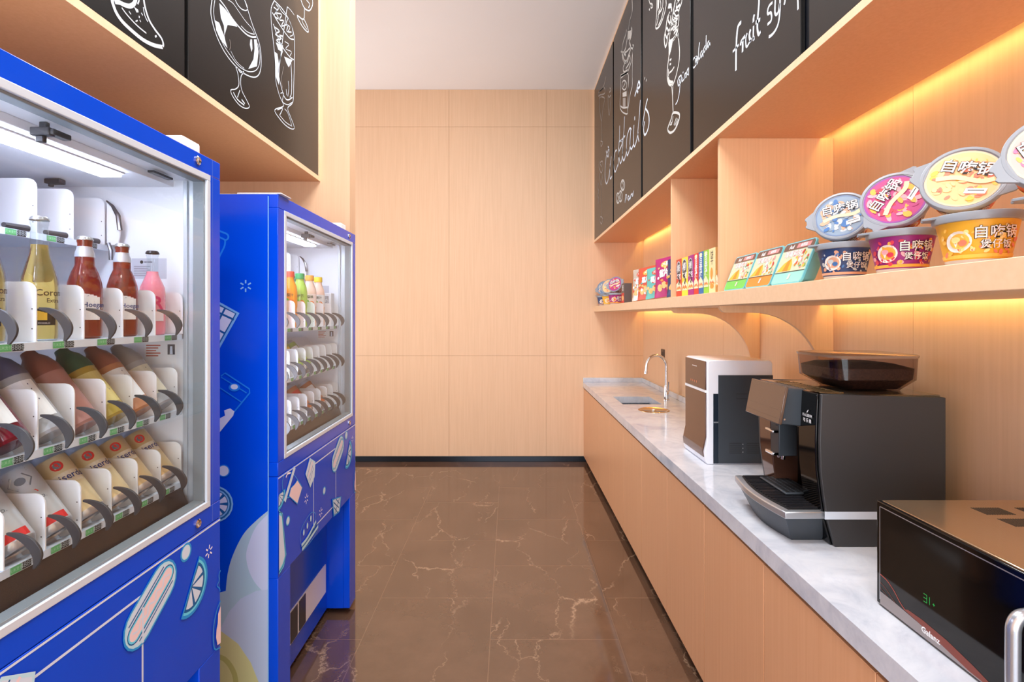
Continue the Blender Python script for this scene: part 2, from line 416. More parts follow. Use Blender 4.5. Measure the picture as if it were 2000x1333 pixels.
# faucet
fx, fy = 1.278, 4.26
r = empty('faucet', (fx, fy, TOP), 'tall chrome gooseneck faucet standing behind the sink', 'faucet')
MB().lathe([(0.026, 0), (0.026, 0.006), (0.020, 0.012), (0.019, 0.11), (0.0165, 0.115), (0.0165, 0.12), (0.0, 0.12)], (fx, fy, TOP)).build('base', CHROME, r)
pth = [(fx, fy, TOP+0.115), (fx, fy, TOP+0.2), (fx, fy, TOP+0.28)]
for i in range(1, 14):
    a = math.radians(180*i/13*0.98); pth.append((fx-0.08+0.08*math.cos(a), fy, TOP+0.28+0.085*math.sin(a)))
pth += [(fx-0.163, fy, TOP+0.255), (fx-0.167, fy, TOP+0.222)]
MB().tube(pth, 0.0115, 14).build('spout', CHROME, r)
MB().tube([(fx-0.1655, fy, TOP+0.236), (fx-0.1675, fy, TOP+0.214)], 0.0145, 14).build('aerator', CHROME, r)
MB().tube([(fx, fy-0.015, TOP+0.075), (fx, fy-0.05, TOP+0.08)], 0.012, 12).tube([(fx, fy-0.046, TOP+0.08), (fx+0.004, fy-0.052, TOP+0.155)], 0.006, 10).build('lever', CHROME, r)
# round polished lid in the worktop
r = empty('waste_hole_lid', (1.05, 3.80, TOP), 'round polished metal lid lying flush on the worktop in front of the faucet', 'lid')
MB().lathe([(0.112, 0), (0.112, 0.002), (0.107, 0.0045), (0.098, 0.005), (0.095, 0.0035), (0.0, 0.0035)], (1.05, 3.80, TOP), 48).build('disc', mat('chrome_warm_reflection', (214, 186, 140), 0.12, 1.0), r)  # warm reflection on the chrome is put into its colour
MB().lathe([(0.018, 0), (0.016, 0.004), (0.0, 0.005)], (1.05, 3.80, TOP+0.0035), 20).build('finger_knob', CHROME, r)
# wall socket
r = empty('wall_socket', (RX, 4.72, 1.125), 'small dark grey square wall socket above the faucet', 'socket')
MB().box(RX-0.010, RX, 4.675, 4.765, 1.125, 1.212).build('plate', mat('socket_grey', (88, 72, 62), 0.35, 0.3), r, bevel=0.003)
MB().box(RX-0.014, RX-0.010, 4.695, 4.745, 1.15, 1.19).build('switch', mat('socket_grey2', (66, 56, 50), 0.35, 0.3), r, bevel=0.001)

# ------------------------------------------------------------------ long shelf, dividers, brackets, LED strips
SHX = 0.878; SZ0, SZ1 = 1.556, 1.613; REAR = 1.335
tag(MB().box(SHX, REAR, 0.10, BY-0.001, SZ0, SZ1).build('wall_shelf', WOODE, bevel=0.0015), 'long thick oak shelf on the right wall holding the snacks', 'shelf')
def divider(y, lab):
    o = MB().box(0.90, RX-0.001, y, y+0.018, SZ1+0.0005, 2.2738).build('shelf_divider', WOOD, bevel=0.001)
    tag(o, lab, 'divider panel', 'oak divider panels above the shelf'); return o
divider(2.241, 'upright oak divider panel left of the three meal trays')
divider(2.90, 'upright oak divider panel left of the coloured biscuit boxes')
def bracket(y, lab):
    pts = [(0.90, SZ0-0.0005), (0.903, SZ0-0.016), (0.915, SZ0-0.028), (0.935, SZ0-0.031), (1.045, SZ0-0.031)]
    for i in range(1, 15):
        a = math.radians(90*i/14); pts.append((1.045+0.298*math.sin(a), 1.225+0.30*math.cos(a)))
    pts += [(1.343, TOP+0.047), (RX-0.0008, TOP+0.047), (RX-0.0008, SZ0-0.0005)]
    o = MB().prism(pts, 'y', y, y+0.018).build('shelf_bracket', WOOD, bevel=0.001)
    tag(o, lab, 'bracket', 'curved oak brackets under the shelf')
bracket(2.241, 'curved oak shelf bracket behind the coffee machine, nearer of the two')
bracket(2.90, 'curved oak shelf bracket behind the white water dispenser, farther of the two')
LEDM = mat('warm_led', (255, 190, 90), 0.5, emit=(255, 222, 132), estr=15.0)
def led(y0, y1, z, lab):
    r = empty('led_strip', (1.35, (y0+y1)/2, z), lab, 'led strip', 'warm light strips behind shelf and cabinet')
    MB().box(1.3362, 1.354, y0, y1, z, z+0.009).build('profile', ALU, r)
    MB().box(1.3385, 1.352, y0, y1, z-0.003, z).build('diffuser', LEDM, r)
for y0, y1, nm in ((0.15, 2.23, 'near'), (2.27, 2.89, 'middle'), (2.93, 5.40, 'far')):
    led(y0, y1, 2.300, 'warm light strip hidden behind the upper cabinet edge over the %s shelf bay' % nm)
    led(y0, y1, 1.580, 'warm light strip hidden behind the shelf rear edge under the %s shelf bay' % nm)

# ------------------------------------------------------------------ chalkboard cabinets
BZ0 = 2.298; BZ1 = 3.846
r = empty('wall_cabinet', (1.13, 2.5, 2.274), 'oak overhead cabinet box on the right wall above the snack shelf', 'cabinet')
MB().box(SHX+0.0012, REAR, 0.10, BY-0.001, 2.274, BZ0).build('bottom_panel', WOODD, r, bevel=0.0005)
MB().box(SHX, SHX+0.0011, 0.10, BY-0.001, 2.274, BZ0).build('front_edging', WOODE, r, smooth=False)
MB().box(SHX+0.016, RX-0.001, 0.10, BY-0.001, 2.31, CEIL-0.001).box(SHX+0.016, REAR, 0.10, BY-0.001, BZ0, 2.31).build('carcass', DARKGAP, r, smooth=False)
MB().box(SHX, SHX+0.016, 0.10, BY-0.001, BZ1, CEIL-0.001).box(SHX, SHX+0.016, BY-0.025, BY-0.001, BZ0, BZ1).build('edge_trim', WOODE, r)
CLX = -1.072
r = empty('wall_cabinet', (-1.4, 1.4, 2.274), 'oak overhead cabinet box on the left wall above the vending machines', 'cabinet')
MB().box(CLX-0.0012, LX+0.001, 0.10, 2.965, 2.274, BZ0).build('bottom_panel', WOODD, r, bevel=0.0005)
MB().box(CLX, CLX-0.0011, 0.10, 2.965, 2.274, BZ0).build('front_edging', WOODE, r, smooth=False)
MB().box(CLX-0.016, LX+0.001, 0.10, 2.94, BZ0, CEIL-0.001).build('carcass', DARKGAP, r, smooth=False)
MB().box(CLX, LX+0.001, 2.938, 2.965, BZ0, CEIL-0.001).box(CLX, CLX-0.016, 0.10, 2.938, BZ1, CEIL-0.001).build('edge_trim', WOODE, r)

def chalk_right(F, sx, sy, sc):
    return lambda pts: [tuple(onX(sx+x/sc, sy+y/sc, SHX))[1:] for x, y in pts]
FR = lambda u, v, l=0: Vector((SHX-l, u, v))       # u = Y, v = Z on the right boards
FL = lambda u, v, l=0: Vector((CLX+l, u, v))
def px(sx, sy, sc, X):
    def f(pts):
        out = []
        for x, y in pts:
            p = onX(sx+x/sc, sy+y/sc, X); out.append((p.y, p.z))
        return out
    return f
def board(y0, y1, X, lab, strokes, grp):
    sg = 1 if X > 0 else -1
    r = empty('chalkboard_panel', (X, (y0+y1)/2, BZ0), lab, 'chalkboard', grp)
    MB().box(X+sg*0.001, X+sg*0.0155, y0, y1, BZ0+0.0008, BZ1-0.0008).build('board', CHALKB, r, bevel=0.0015)
    if strokes:
      for nm, ST in strokes:
        c = MB()
        for kind, pts, wd, mi in ST:
            if sg > 0 and wd > 0.0141: wd *= 0.58
            if sg > 0 and mi == 0 and 'drawing' in nm: mi = 2
            elif sg < 0: wd *= 0.68
            F = (lambda u, v, l=0: Vector((X+sg*0.001-sg*l, min(max(u, y0+.001), y1-.001), v)))
            if kind == 'l': c.line(F, pts, wd, mi, lift=0.0008)
            elif kind == 'p': c.poly(F, pts, mi, lift=0.0006)
            elif kind == 'c': c.line(F, pts, wd, mi, closed=True, lift=0.0008)
        c.build(nm, [CHALK, CHALKF, mat('grey_chalk', (184, 182, 178), 0.9)], r, smooth=False)
A = px(200, 0, 10.0, CLX); B = px(390, 0, 4.9375, CLX)
C_ = px(1155, 0, 8.333, SHX); D = px(1155, 140, 8.333, SHX); E = px(1155, 290, 8.333, SHX)
Fz = px(1250, 0, 6.667, SHX); G = px(1250, 60, 6.347, SHX); Hh = px(1420, 0, 9.52, SHX)
left_near = [('l', A([(215,-160),(195,0),(215,100),(280,260),(400,430),(600,620),(800,780),(1000,880),(1175,920)]), 0.017, 0),
  ('l', A([(1185,910),(1190,850),(1150,740),(1030,580),(920,400),(850,200),(810,0),(800,-150)]), 0.011, 0),
  ('l', A([(240,30),(330,45),(420,90),(530,120),(600,90),(640,30),(660,-60)]), 0.018, 0),
  ('l', A([(380,150),(500,310),(680,500),(860,650)]), 0.006, 0), ('l', A([(800,140),(830,300),(890,430)]), 0.005, 0),
  ('l', A([(690,80),(715,10),(710,-60)]), 0.007, 0), ('p', A([(620,130),(700,190),(710,240),(670,245)]), 0, 0),
  ('l', A([(720,310),(720,350)]), 0.006, 0), ('l', A([(1030,720),(1060,700)]), 0.008, 0), ('l', A([(650,420),(690,400)]), 0.005, 0),
  ('l', A([(520,220),(560,280)]), 0.005, 0), ('l', A([(730,390),(750,430)]), 0.005, 0), ('l', A([(760,250),(790,300)]), 0.005, 0)]
left_far = [('l', B([(128,-60),(108,100),(125,220),(170,360),(240,500),(330,620),(430,710),(520,745),(570,720),(592,640),(590,500),(570,400),(548,340),(500,210),(460,80),(430,-10)]), 0.007, 0),
  ('l', B([(150,-20),(135,120),(165,280),(230,430),(300,540),(380,640),(470,690),(540,680),(575,620),(582,520),(560,420)]), 0.005, 0),
  ('l', B([(180,-20),(250,70),(310,170),(380,260),(450,330),(500,355),(545,355)]), 0.009, 0),
  ('l', B([(260,-10),(320,30),(370,100),(440,200),(500,270),(530,330)]), 0.004, 0),
  ('l', B([(340,-10),(370,50),(410,90),(450,100),(462,75),(440,10)]), 0.006, 0),
  ('l', B([(400,250),(450,300),(500,325),(530,330)]), 0.005, 0),
  ('p', B([(190,30),(250,90),(300,160),(330,200),(365,258),(270,240),(255,290),(240,345),(235,250),(205,170)]), 0, 0),
  ('p', B([(150,195),(190,220),(215,290),(240,350),(250,400),(270,465),(200,380),(160,290)]), 0, 0),
  ('p', B([(490,380),(505,380),(510,470),(500,500),(485,430)]), 0, 0), ('p', B([(525,380),(550,380),(568,500),(553,640),(470,665),(520,570),(530,470)]), 0, 0),
  ('l', B([(290,380),(297,440),(290,480)]), 0.003, 1), ('l', B([(300,490),(340,570),(380,620),(430,660)]), 0.003, 0),
  ('l', B([(345,635),(370,720),(378,820),(345,860),(300,870),(320,930),(380,1010),(440,1045),(480,1030),(450,960),(410,880),(395,800),(402,730),(430,700)]), 0.006, 0),
  ('l', B([(325,890),(365,960),(430,1015)]), 0.008, 0), ('l', B([(365,940),(388,870)]), 0.006, 0), ('l', B([(365,655),(395,700),(425,690)]), 0.006, 0), ('l', B([(405,960),(435,1000)]), 0.009, 0),
  ('l', B([(720,5),(690,80),(690,200),(710,400),(730,600),(735,780),(770,920),(805,1000),(800,1030),(725,1060),(760,1130),(830,1210),(890,1245),(912,1225),(870,1110),(850,1040),(900,980),(908,800),(912,600),(912,360),(870,210),(800,90),(720,5)]), 0.007, 0),
  ('l', B([(700,120),(760,220),(820,310),(870,370),(908,380)]), 0.008, 0), ('l', B([(760,50),(790,110),(840,160),(880,230),(900,330),(870,350)]), 0.005, 0),
  ('l', B([(710,230),(740,320),(780,420),(830,500),(880,560),(908,575)]), 0.008, 0), ('l', B([(800,490),(775,580),(760,700),(785,830),(815,930),(850,965),(895,940)]), 0.008, 0),
  ('l', B([(845,65),(828,180),(800,380),(780,560),(755,720)]), 0.007, 0), ('l', B([(845,65),(880,100),(912,145)]), 0.004, 0),
  ('l', B([(735,40),(760,80),(735,120),(790,140),(770,190),(810,200),(790,250),(850,240),(840,300),(885,310)]), 0.008, 0), ('l', B([(715,70),(745,100),(720,150),(760,180),(740,130)]), 0.008, 0), ('l', B([(850,180),(835,230),(870,260),(850,310)]), 0.006, 0),
  ('l', B([(720,260),(770,300),(730,330),(790,370),(740,390),(795,430)]), 0.009, 0), ('l', B([(820,400),(860,430),(830,470),(885,500),(870,540)]), 0.005, 0), ('l', B([(770,340),(800,350)]), 0.01, 0),
  ('p', B([(735,410),(805,440),(795,500),(760,480)]), 0, 0), ('p', B([(815,545),(895,580),(860,650),(838,610)]), 0, 0), ('p', B([(725,500),(750,520),(770,650),(765,820),(735,740)]), 0, 0),
  ('l', B([(880,600),(888,760),(885,900),(870,940)]), 0.008, 0), ('l', B([(855,780),(860,860),(850,930)]), 0.006, 0), ('l', B([(835,860),(840,920)]), 0.006, 0), ('l', B([(810,640),(790,760),(800,860)]), 0.004, 1),
  ('l', B([(750,1060),(800,1045),(770,1115)]), 0.007, 0), ('l', B([(820,1050),(850,1090),(880,1180),(890,1225)]), 0.005, 0), ('l', B([(770,1110),(830,1180),(885,1215)]), 0.005, 0), ('l', B([(780,900),(810,900),(800,980),(850,1010),(895,985)]), 0.006, 0),
  ('l', B([(970,-20),(1000,60),(1030,95),(1065,98),(1090,40),(1085,-20)]), 0.009, 0), ('l', B([(1010,80),(1008,170),(990,185),(940,150),(970,220),(1010,280),(1046,310),(1040,260),(1005,180)]), 0.009, 0), ('l', B([(1030,0),(1060,40),(1050,75)]), 0.008, 0), ('l', B([(985,190),(1000,230),(1035,285)]), 0.006, 0)]
board(0.55, 1.727, CLX, 'left chalkboard with a thick curved drink outline, nearest the camera', [('chalk_drawing', left_near)], 'left wall chalkboards')
board(1.747, 2.934, CLX, 'left chalkboard with a round goblet and a tall garnished glass drawn on it', [('chalk_goblet_drawing', left_far[:16+6]), ('chalk_tall_glass_drawing', left_far[22:-4]), ('chalk_small_glass_drawing', left_far[-4:])], 'left wall chalkboards')
def ell(f, cx, cy, rx, ry, n=10): return f([(cx+rx*math.cos(2*math.pi*i/n), cy+ry*math.sin(2*math.pi*i/n)) for i in range(n)])
W = 0.014
r5 = [('l', D([(205,250),(160,300),(120,340),(118,400),(140,380),(210,360),(225,300),(205,250)]), 0.02, 1), ('l', D([(235,80),(215,180),(190,260),(130,330)]), 0.03, 1),
  ('l', D([(150,410),(130,450),(135,620),(165,800),(185,620),(215,440),(160,410)]), 0.02, 1), ('l', D([(168,800),(172,1000),(170,1120)]), 0.012, 1), ('l', D([(150,1130),(185,1150),(160,1220),(150,1160)]), 0.02, 1),
  ('l', D([(270,380),(275,560),(290,710),(310,560),(318,390),(290,420),(275,380)]), 0.02, 1), ('l', D([(300,260),(320,300),(290,340)]), 0.02, 1),
  ('l', E([(290,-10),(245,120),(225,300),(222,480),(245,575),(275,500),(300,330),(325,130)]), W, 0), ('l', E([(240,40),(270,140),(290,20),(270,-30)]), W, 0), ('l', E([(305,250),(298,430),(312,495),(335,450)]), W, 0),
  ('l', E([(130,200),(125,300),(160,400),(185,330),(180,210),(140,240),(170,300)]), 0.02, 1), ('l', E([(130,400),(158,600),(185,420)]), 0.02, 1), ('l', E([(160,600),(160,850),(165,1080)]), 0.01, 1), ('l', E([(140,1190),(165,1230),(185,1150),(150,1110),(140,1190)]), 0.02, 1),
  ('l', E([(115,560),(105,640),(118,700),(105,760),(118,820),(108,900)]), 0.012, 1)]
r4 = [('l', C_([(650,-80),(662,0),(668,100),(665,190)]), 0.03, 0), ('l', C_([(665,190),(630,320),(610,420),(600,490)]), 0.015, 0),
  ('l', C_([(570,480),(560,560),(520,680),(500,820),(510,950),(540,1030),(518,1100),(530,1170),(590,1140)]), 0.022, 0), ('l', C_([(650,450),(660,500),(645,600),(620,680),(640,780),(600,920),(560,1030)]), 0.03, 0), ('l', C_([(600,500),(590,600),(570,700),(560,780),(530,860),(560,900)]), 0.03, 0), ('p', C_([(590,510),(650,490),(650,600),(600,650)]), 0, 0),
  ('l', C_([(480,840),(560,850),(620,790),(670,790),(672,850),(650,1000),(600,1150)]), 0.022, 0), ('l', C_([(670,730),(690,750),(675,790),(670,1000),(665,1333)]), 0.015, 0), ('l', C_([(540,1030),(590,1000),(620,900),(630,1000),(560,1120)]), 0.02, 0), ('l', C_([(510,880),(530,980),(560,1000)]), 0.03, 0),
  ('l', C_([(480,1240),(590,1175)]), 0.02, 0), ('l', D([(475,110),(595,30),(600,300),(590,560),(580,690),(470,600),(478,300),(475,110)]), 0.018, 0), ('l', D([(475,70),(590,5)]), 0.03, 0), ('l', D([(600,80),(600,400),(598,600)]), 0.018, 0),
  ('c', ell(D, 535, 220, 38, 75), 0.018, 0), ('l', D([(520,250),(545,200),(550,170)]), 0.018, 0), ('p', D([(508,345),(572,315),(572,400),(508,412)]), 0, 0), ('p', D([(512,430),(555,425),(555,585),(512,590)]), 0, 1), ('l', D([(668,100),(665,240),(640,330),(615,480),(600,580)]), 0.02, 0), ('l', D([(475,560),(520,590),(590,580)]), 0.02, 0),
  ('l', D([(705,400),(735,300),(770,160),(790,240),(740,290),(760,340)]), 0.03, 0),
  ('l', E([(412,30),(385,60),(362,240),(385,385),(432,260)]), W, 0), ('l', D([(460,880),(458,1050),(445,1250),(440,1400)]), W, 0), ('l', E([(440,-10),(440,200),(432,300)]), W, 0),
  ('l', D([(445,1160),(480,1120),(500,1170),(450,1300)]), W, 0), ('l', E([(450,150),(475,245),(500,150),(512,0)]), W, 0), ('l', D([(540,730),(530,950),(515,1130),(508,1333)]), W, 0), ('l', E([(508,-20),(505,120),(527,200),(560,100),(575,0)]), W, 0), ('l', D([(480,1130),(548,1045)]), W, 0),
  ('l', D([(650,940),(620,930),(578,1080),(568,1300)]), W, 0), ('l', E([(568,0),(582,115),(615,40),(632,-60)]), W, 0), ('l', D([(640,950),(628,1180),(650,1265),(685,1180)]), W, 0), ('l', D([(692,870),(682,1100),(700,1222),(740,1100),(762,980)]), W, 0), ('l', D([(705,730),(706,790)]), 0.03, 0),
  ('l', D([(795,460),(782,700),(755,1000),(775,1140)]), 0.02, 0),
  ('c', ell(E, 510, 600, 30, 80), 0.03, 0), ('l', E([(505,540),(520,600),(505,660)]), 0.02, 0), ('c', ell(E, 432, 810, 26, 80), 0.025, 0), ('c', ell(E, 475, 780, 26, 85), 0.025, 0), ('l', E([(425,760),(440,820),(425,860)]), 0.02, 0), ('l', E([(470,720),(482,790),(468,840)]), 0.02, 0),
  ('l', E([(548,885),(557,760),(575,770),(560,840)]), 0.018, 0), ('l', E([(585,840),(600,780),(615,790),(600,850),(632,800)]), 0.018, 0), ('l', E([(632,830),(645,750),(655,760),(650,800),(665,730),(672,780),(688,690)]), 0.018, 0)]
r3 = [('l', D([(872,90),(865,130)]), 0.02, 0), ('l', D([(898,120),(890,160)]), 0.02, 0), ('l', D([(825,430),(826,510)]), 0.012, 0),
  ('l', D([(915,440),(885,560),(850,760),(825,930)]), W, 0), ('l', D([(880,600),(930,690),(938,850),(905,980),(865,1030),(850,930),(868,810)]), W, 0),
  ('l', Fz([(220,-60),(215,200),(203,340),(215,372),(260,330),(310,200),(340,60),(330,-60)]), 0.018, 0), ('l', Fz([(300,-20),(290,100),(240,190),(225,260)]), 0.02, 0), ('p', Fz([(225,0),(250,0),(245,100),(225,150)]), 0, 0), ('l', Fz([(265,0),(270,90),(240,160)]), 0.015, 0), ('l', Fz([(225,250),(240,220),(215,330)]), 0.02, 0), ('l', Fz([(310,100),(280,240),(240,330)]), 0.012, 0),
  ('l', Fz([(115,-10),(130,45),(155,50),(165,90),(140,100),(150,60)]), 0.015, 0), ('l', Fz([(118,120),(128,128)]), 0.02, 0), ('l', Fz([(365,95),(400,90),(405,60),(370,65)]), 0.012, 0), ('l', Fz([(408,90),(415,150)]), 0.012, 0),
  ('l', Fz([(470,-60),(450,60),(430,180),(410,300),(380,420)]), 0.014, 0), ('l', Fz([(550,-60),(540,40),(510,120),(505,260),(490,420),(505,540),(515,700),(500,850),(460,1020),(430,1100)]), 0.011, 0),
  ('l', Fz([(470,60),(520,-20)]), 0.012, 0), ('l', Fz([(500,-20),(470,100),(520,60)]), 0.012, 0), ('l', Fz([(450,150),(490,130),(510,180),(470,210),(440,170),(430,230),(480,240)]), 0.016, 0),
  ('l', Fz([(390,160),(355,240),(335,380),(315,500),(330,610),(350,560),(360,460),(385,420)]), 0.014, 0), ('l', Fz([(385,170),(365,260),(400,330),(370,400),(350,360),(330,440),(350,500)]), 0.012, 0), ('l', Fz([(400,200),(400,330),(430,300)]), 0.012, 0),
  ('l', Fz([(430,230),(450,330),(400,400),(380,520),(400,530),(460,470),(495,340)]), 0.014, 0), ('l', Fz([(490,240),(440,320),(480,300),(430,390),(490,350),(440,440)]), 0.012, 0), ('l', Fz([(375,430),(400,400),(385,480)]), 0.02, 0), ('l', Fz([(430,530),(490,440),(500,500)]), 0.012, 0),
  ('p', Fz([(373,540),(425,535),(405,650),(385,720),(372,720)]), 0, 0), ('l', Fz([(375,540),(378,700),(362,850),(355,1000),(375,1090),(410,1110),(432,1095)]), 0.014, 0), ('l', Fz([(368,1000),(385,1060),(430,1070)]), 0.014, 0),
  ('l', Fz([(380,950),(415,920),(445,870)]), 0.01, 0), ('l', Fz([(385,785),(408,770)]), 0.01, 0), ('l', Fz([(385,840),(405,832)]), 0.01, 0), ('l', Fz([(370,900),(372,1000)]), 0.018, 0),
  ('l', G([(392,675),(403,800),(410,1010)]), 0.012, 0), ('l', G([(412,675),(408,800)]), 0.006, 1), ('c', G([(410,1020),(480,1028),(488,1080),(460,1170),(420,1240),(375,1266),(345,1235),(350,1190),(385,1100)]), 0.013, 0),
  ('l', G([(430,1180),(465,1090)]), 0.008, 0), ('l', G([(445,1180),(475,1100)]), 0.008, 0), ('l', G([(420,1170),(450,1080)]), 0.008, 0), ('l', G([(380,1150),(400,1130),(410,1060)]), 0.008, 0), ('l', G([(370,1170),(395,1160)]), 0.008, 0),
  ('l', G([(475,690),(468,620),(490,570),(512,560),(505,640),(480,680)]), 0.008, 0), ('l', G([(488,600),(495,680),(485,780),(465,870),(440,915)]), 0.0075, 0),
  ('l', G([(525,580),(522,630),(545,600)]), 0.0075, 0), ('l', G([(532,510),(534,525)]), 0.009, 0), ('l', G([(548,600),(555,540),(568,530),(565,590)]), 0.0075, 0), ('l', G([(572,580),(580,510),(600,465),(598,540)]), 0.008, 0), ('l', G([(585,540),(605,545)]), 0.0075, 0)]
r2 = [('l', Fz([(735,745),(700,760),(685,830),(697,885),(740,825)]), 0.0075, 0), ('l', Fz([(715,740),(738,770),(725,830)]), 0.007, 0), ('c', ell(Fz, 738, 785, 14, 45), 0.01, 0), ('l', Fz([(775,550),(762,680),(768,770),(780,750)]), 0.0075, 0),
  ('l', Fz([(810,660),(788,700),(795,750),(815,690),(820,740)]), 0.0075, 0), ('l', Fz([(852,590),(828,640),(835,680),(858,620)]), 0.0075, 0), ('l', Fz([(862,460),(860,560),(866,650)]), 0.007, 0), ('l', Fz([(900,530),(878,570),(885,620),(905,560),(912,590)]), 0.0075, 0),
  ('l', Hh([(262,410),(205,490),(183,640),(172,850),(166,1050),(165,1315)]), 0.014, 0), ('l', Hh([(105,965),(160,900),(215,835)]), 0.016, 0), ('l', Hh([(288,740),(290,860),(287,970)]), 0.014, 0), ('l', Hh([(248,845),(265,770),(335,670)]), 0.013, 0),
  ('l', Hh([(372,615),(348,720),(350,830),(368,870),(420,780),(445,740)]), 0.016, 0), ('l', Hh([(438,545),(415,640),(425,730),(452,745)]), 0.014, 0), ('l', Hh([(492,480),(488,620),(486,740)]), 0.018, 0), ('l', Hh([(506,270),(492,340),(490,410)]), 0.013, 0), ('l', Hh([(480,735),(510,700)]), 0.014, 0),
  ('l', Hh([(597,-60),(590,100),(572,300),(562,480),(572,600),(590,640),(622,585)]), 0.021, 0), ('l', Hh([(530,425),(615,360)]), 0.013, 0),
  ('l', Hh([(845,45),(785,105),(755,190),(760,260),(810,235),(828,300),(815,390),(750,455)]), 0.016, 0),
  ('l', Hh([(900,-60),(892,100),(890,230),(915,275),(955,210),(978,60)]), 0.016, 0), ('l', Hh([(985,-60),(980,200),(955,420),(900,560),(830,650),(775,685)]), 0.017, 0), ('l', Hh([(1085,-60),(1075,30),(1060,90)]), 0.016, 0), ('l', Hh([(1312,-60),(1316,60),(1318,180)]), 0.008, 0)]
GR = 'right wall chalkboards'
board(0.12, 0.59, SHX, 'blank chalkboard at the near end of the right overhead cabinet', [], GR)
board(0.61, 1.534, SHX, 'blank black chalkboard right of the one lettered fruit syrup', [], GR)
board(1.578, 2.498, SHX, 'black chalkboard on the right lettered fruit syr in white chalk', [('chalk_colada_lettering', r2[:8]), ('chalk_fruit_lettering', r2[8:-5]), ('chalk_syrup_lettering', r2[-5:])], GR)
board(2.542, 3.448, SHX, 'black chalkboard on the right with a tall pina colada glass drawn', [('chalk_letter_s', r3[3:5]), ('chalk_small_drink_drawing', r3[:3]+r3[5:14]), ('chalk_pina_glass_drawing', r3[14:-7]), ('chalk_pina_lettering', r3[-7:])], GR)
board(3.492, 4.398, SHX, 'black chalkboard on the right carrying most of the word Cocktails', [('chalk_drink_drawing', r4[:20]), ('chalk_cocktails_lettering', r4[20:-9]), ('chalk_bean_drawing', r4[-9:-3]), ('chalk_mocca_lettering', r4[-3:])], GR)
board(4.442, 5.403, SHX, 'farthest black chalkboard on the right, faint glasses and the letter C', [('chalk_faint_glass_drawing', r5[:7]), ('chalk_letter_c', r5[7:10]), ('chalk_wine_glass_drawing', r5[10:])], GR)

# ------------------------------------------------------------------ vending machines (built once in place, then copied along +Y)
MX = -0.809; NY, FY = 0.545, 1.462; MT = 1.937; SPX = -0.88
def u_of(px_, py_, dy=0.0):
    p = onX(px_, py_, MX); return (p.y-dy, p.z)
WHT = mat('price_digits', (150, 160, 165), 0.5)
SH1 = [1.41-0.109*i for i in range(8)]
SH2 = [1.387-0.082*i for i in range(10)]
SH3 = [1.403-0.082*i for i in range(10)]
SH0 = [1.392-0.100*i for i in range(8)]
Z1, Z2, Z3, Z0 = 1.4616, 1.2606, 1.066, 1.700
def plate_poly(x0, x1, z0, z1, r=0.02):
    pts = [(x0, z0), (x1, z0)]
    for i in range(6):
        a = math.radians(18*i); pts.append((x1-r+r*math.cos(a), z1-r+r*math.sin(a)))
    return pts+[(x0, z1)]
HOUT = [(0, .065), (.020, .064), (.042, .056), (.056, .042), (.062, .028), (.059, .014), (.049, 0.001)]
HIN = [(.046, .002), (.047, .016), (.042, .030), (.031, .044), (.016, .055), (0, .061)]
def hook_mesh(xf, y, z):
    o = [(p.x+xf, p.y+z) for p in cr(HOUT, 3)]; i_ = [(p.x+xf, p.y+z) for p in cr(HIN, 3)]
    return MB().prism(o+i_, 'y', y-0.002, y+0.0025)
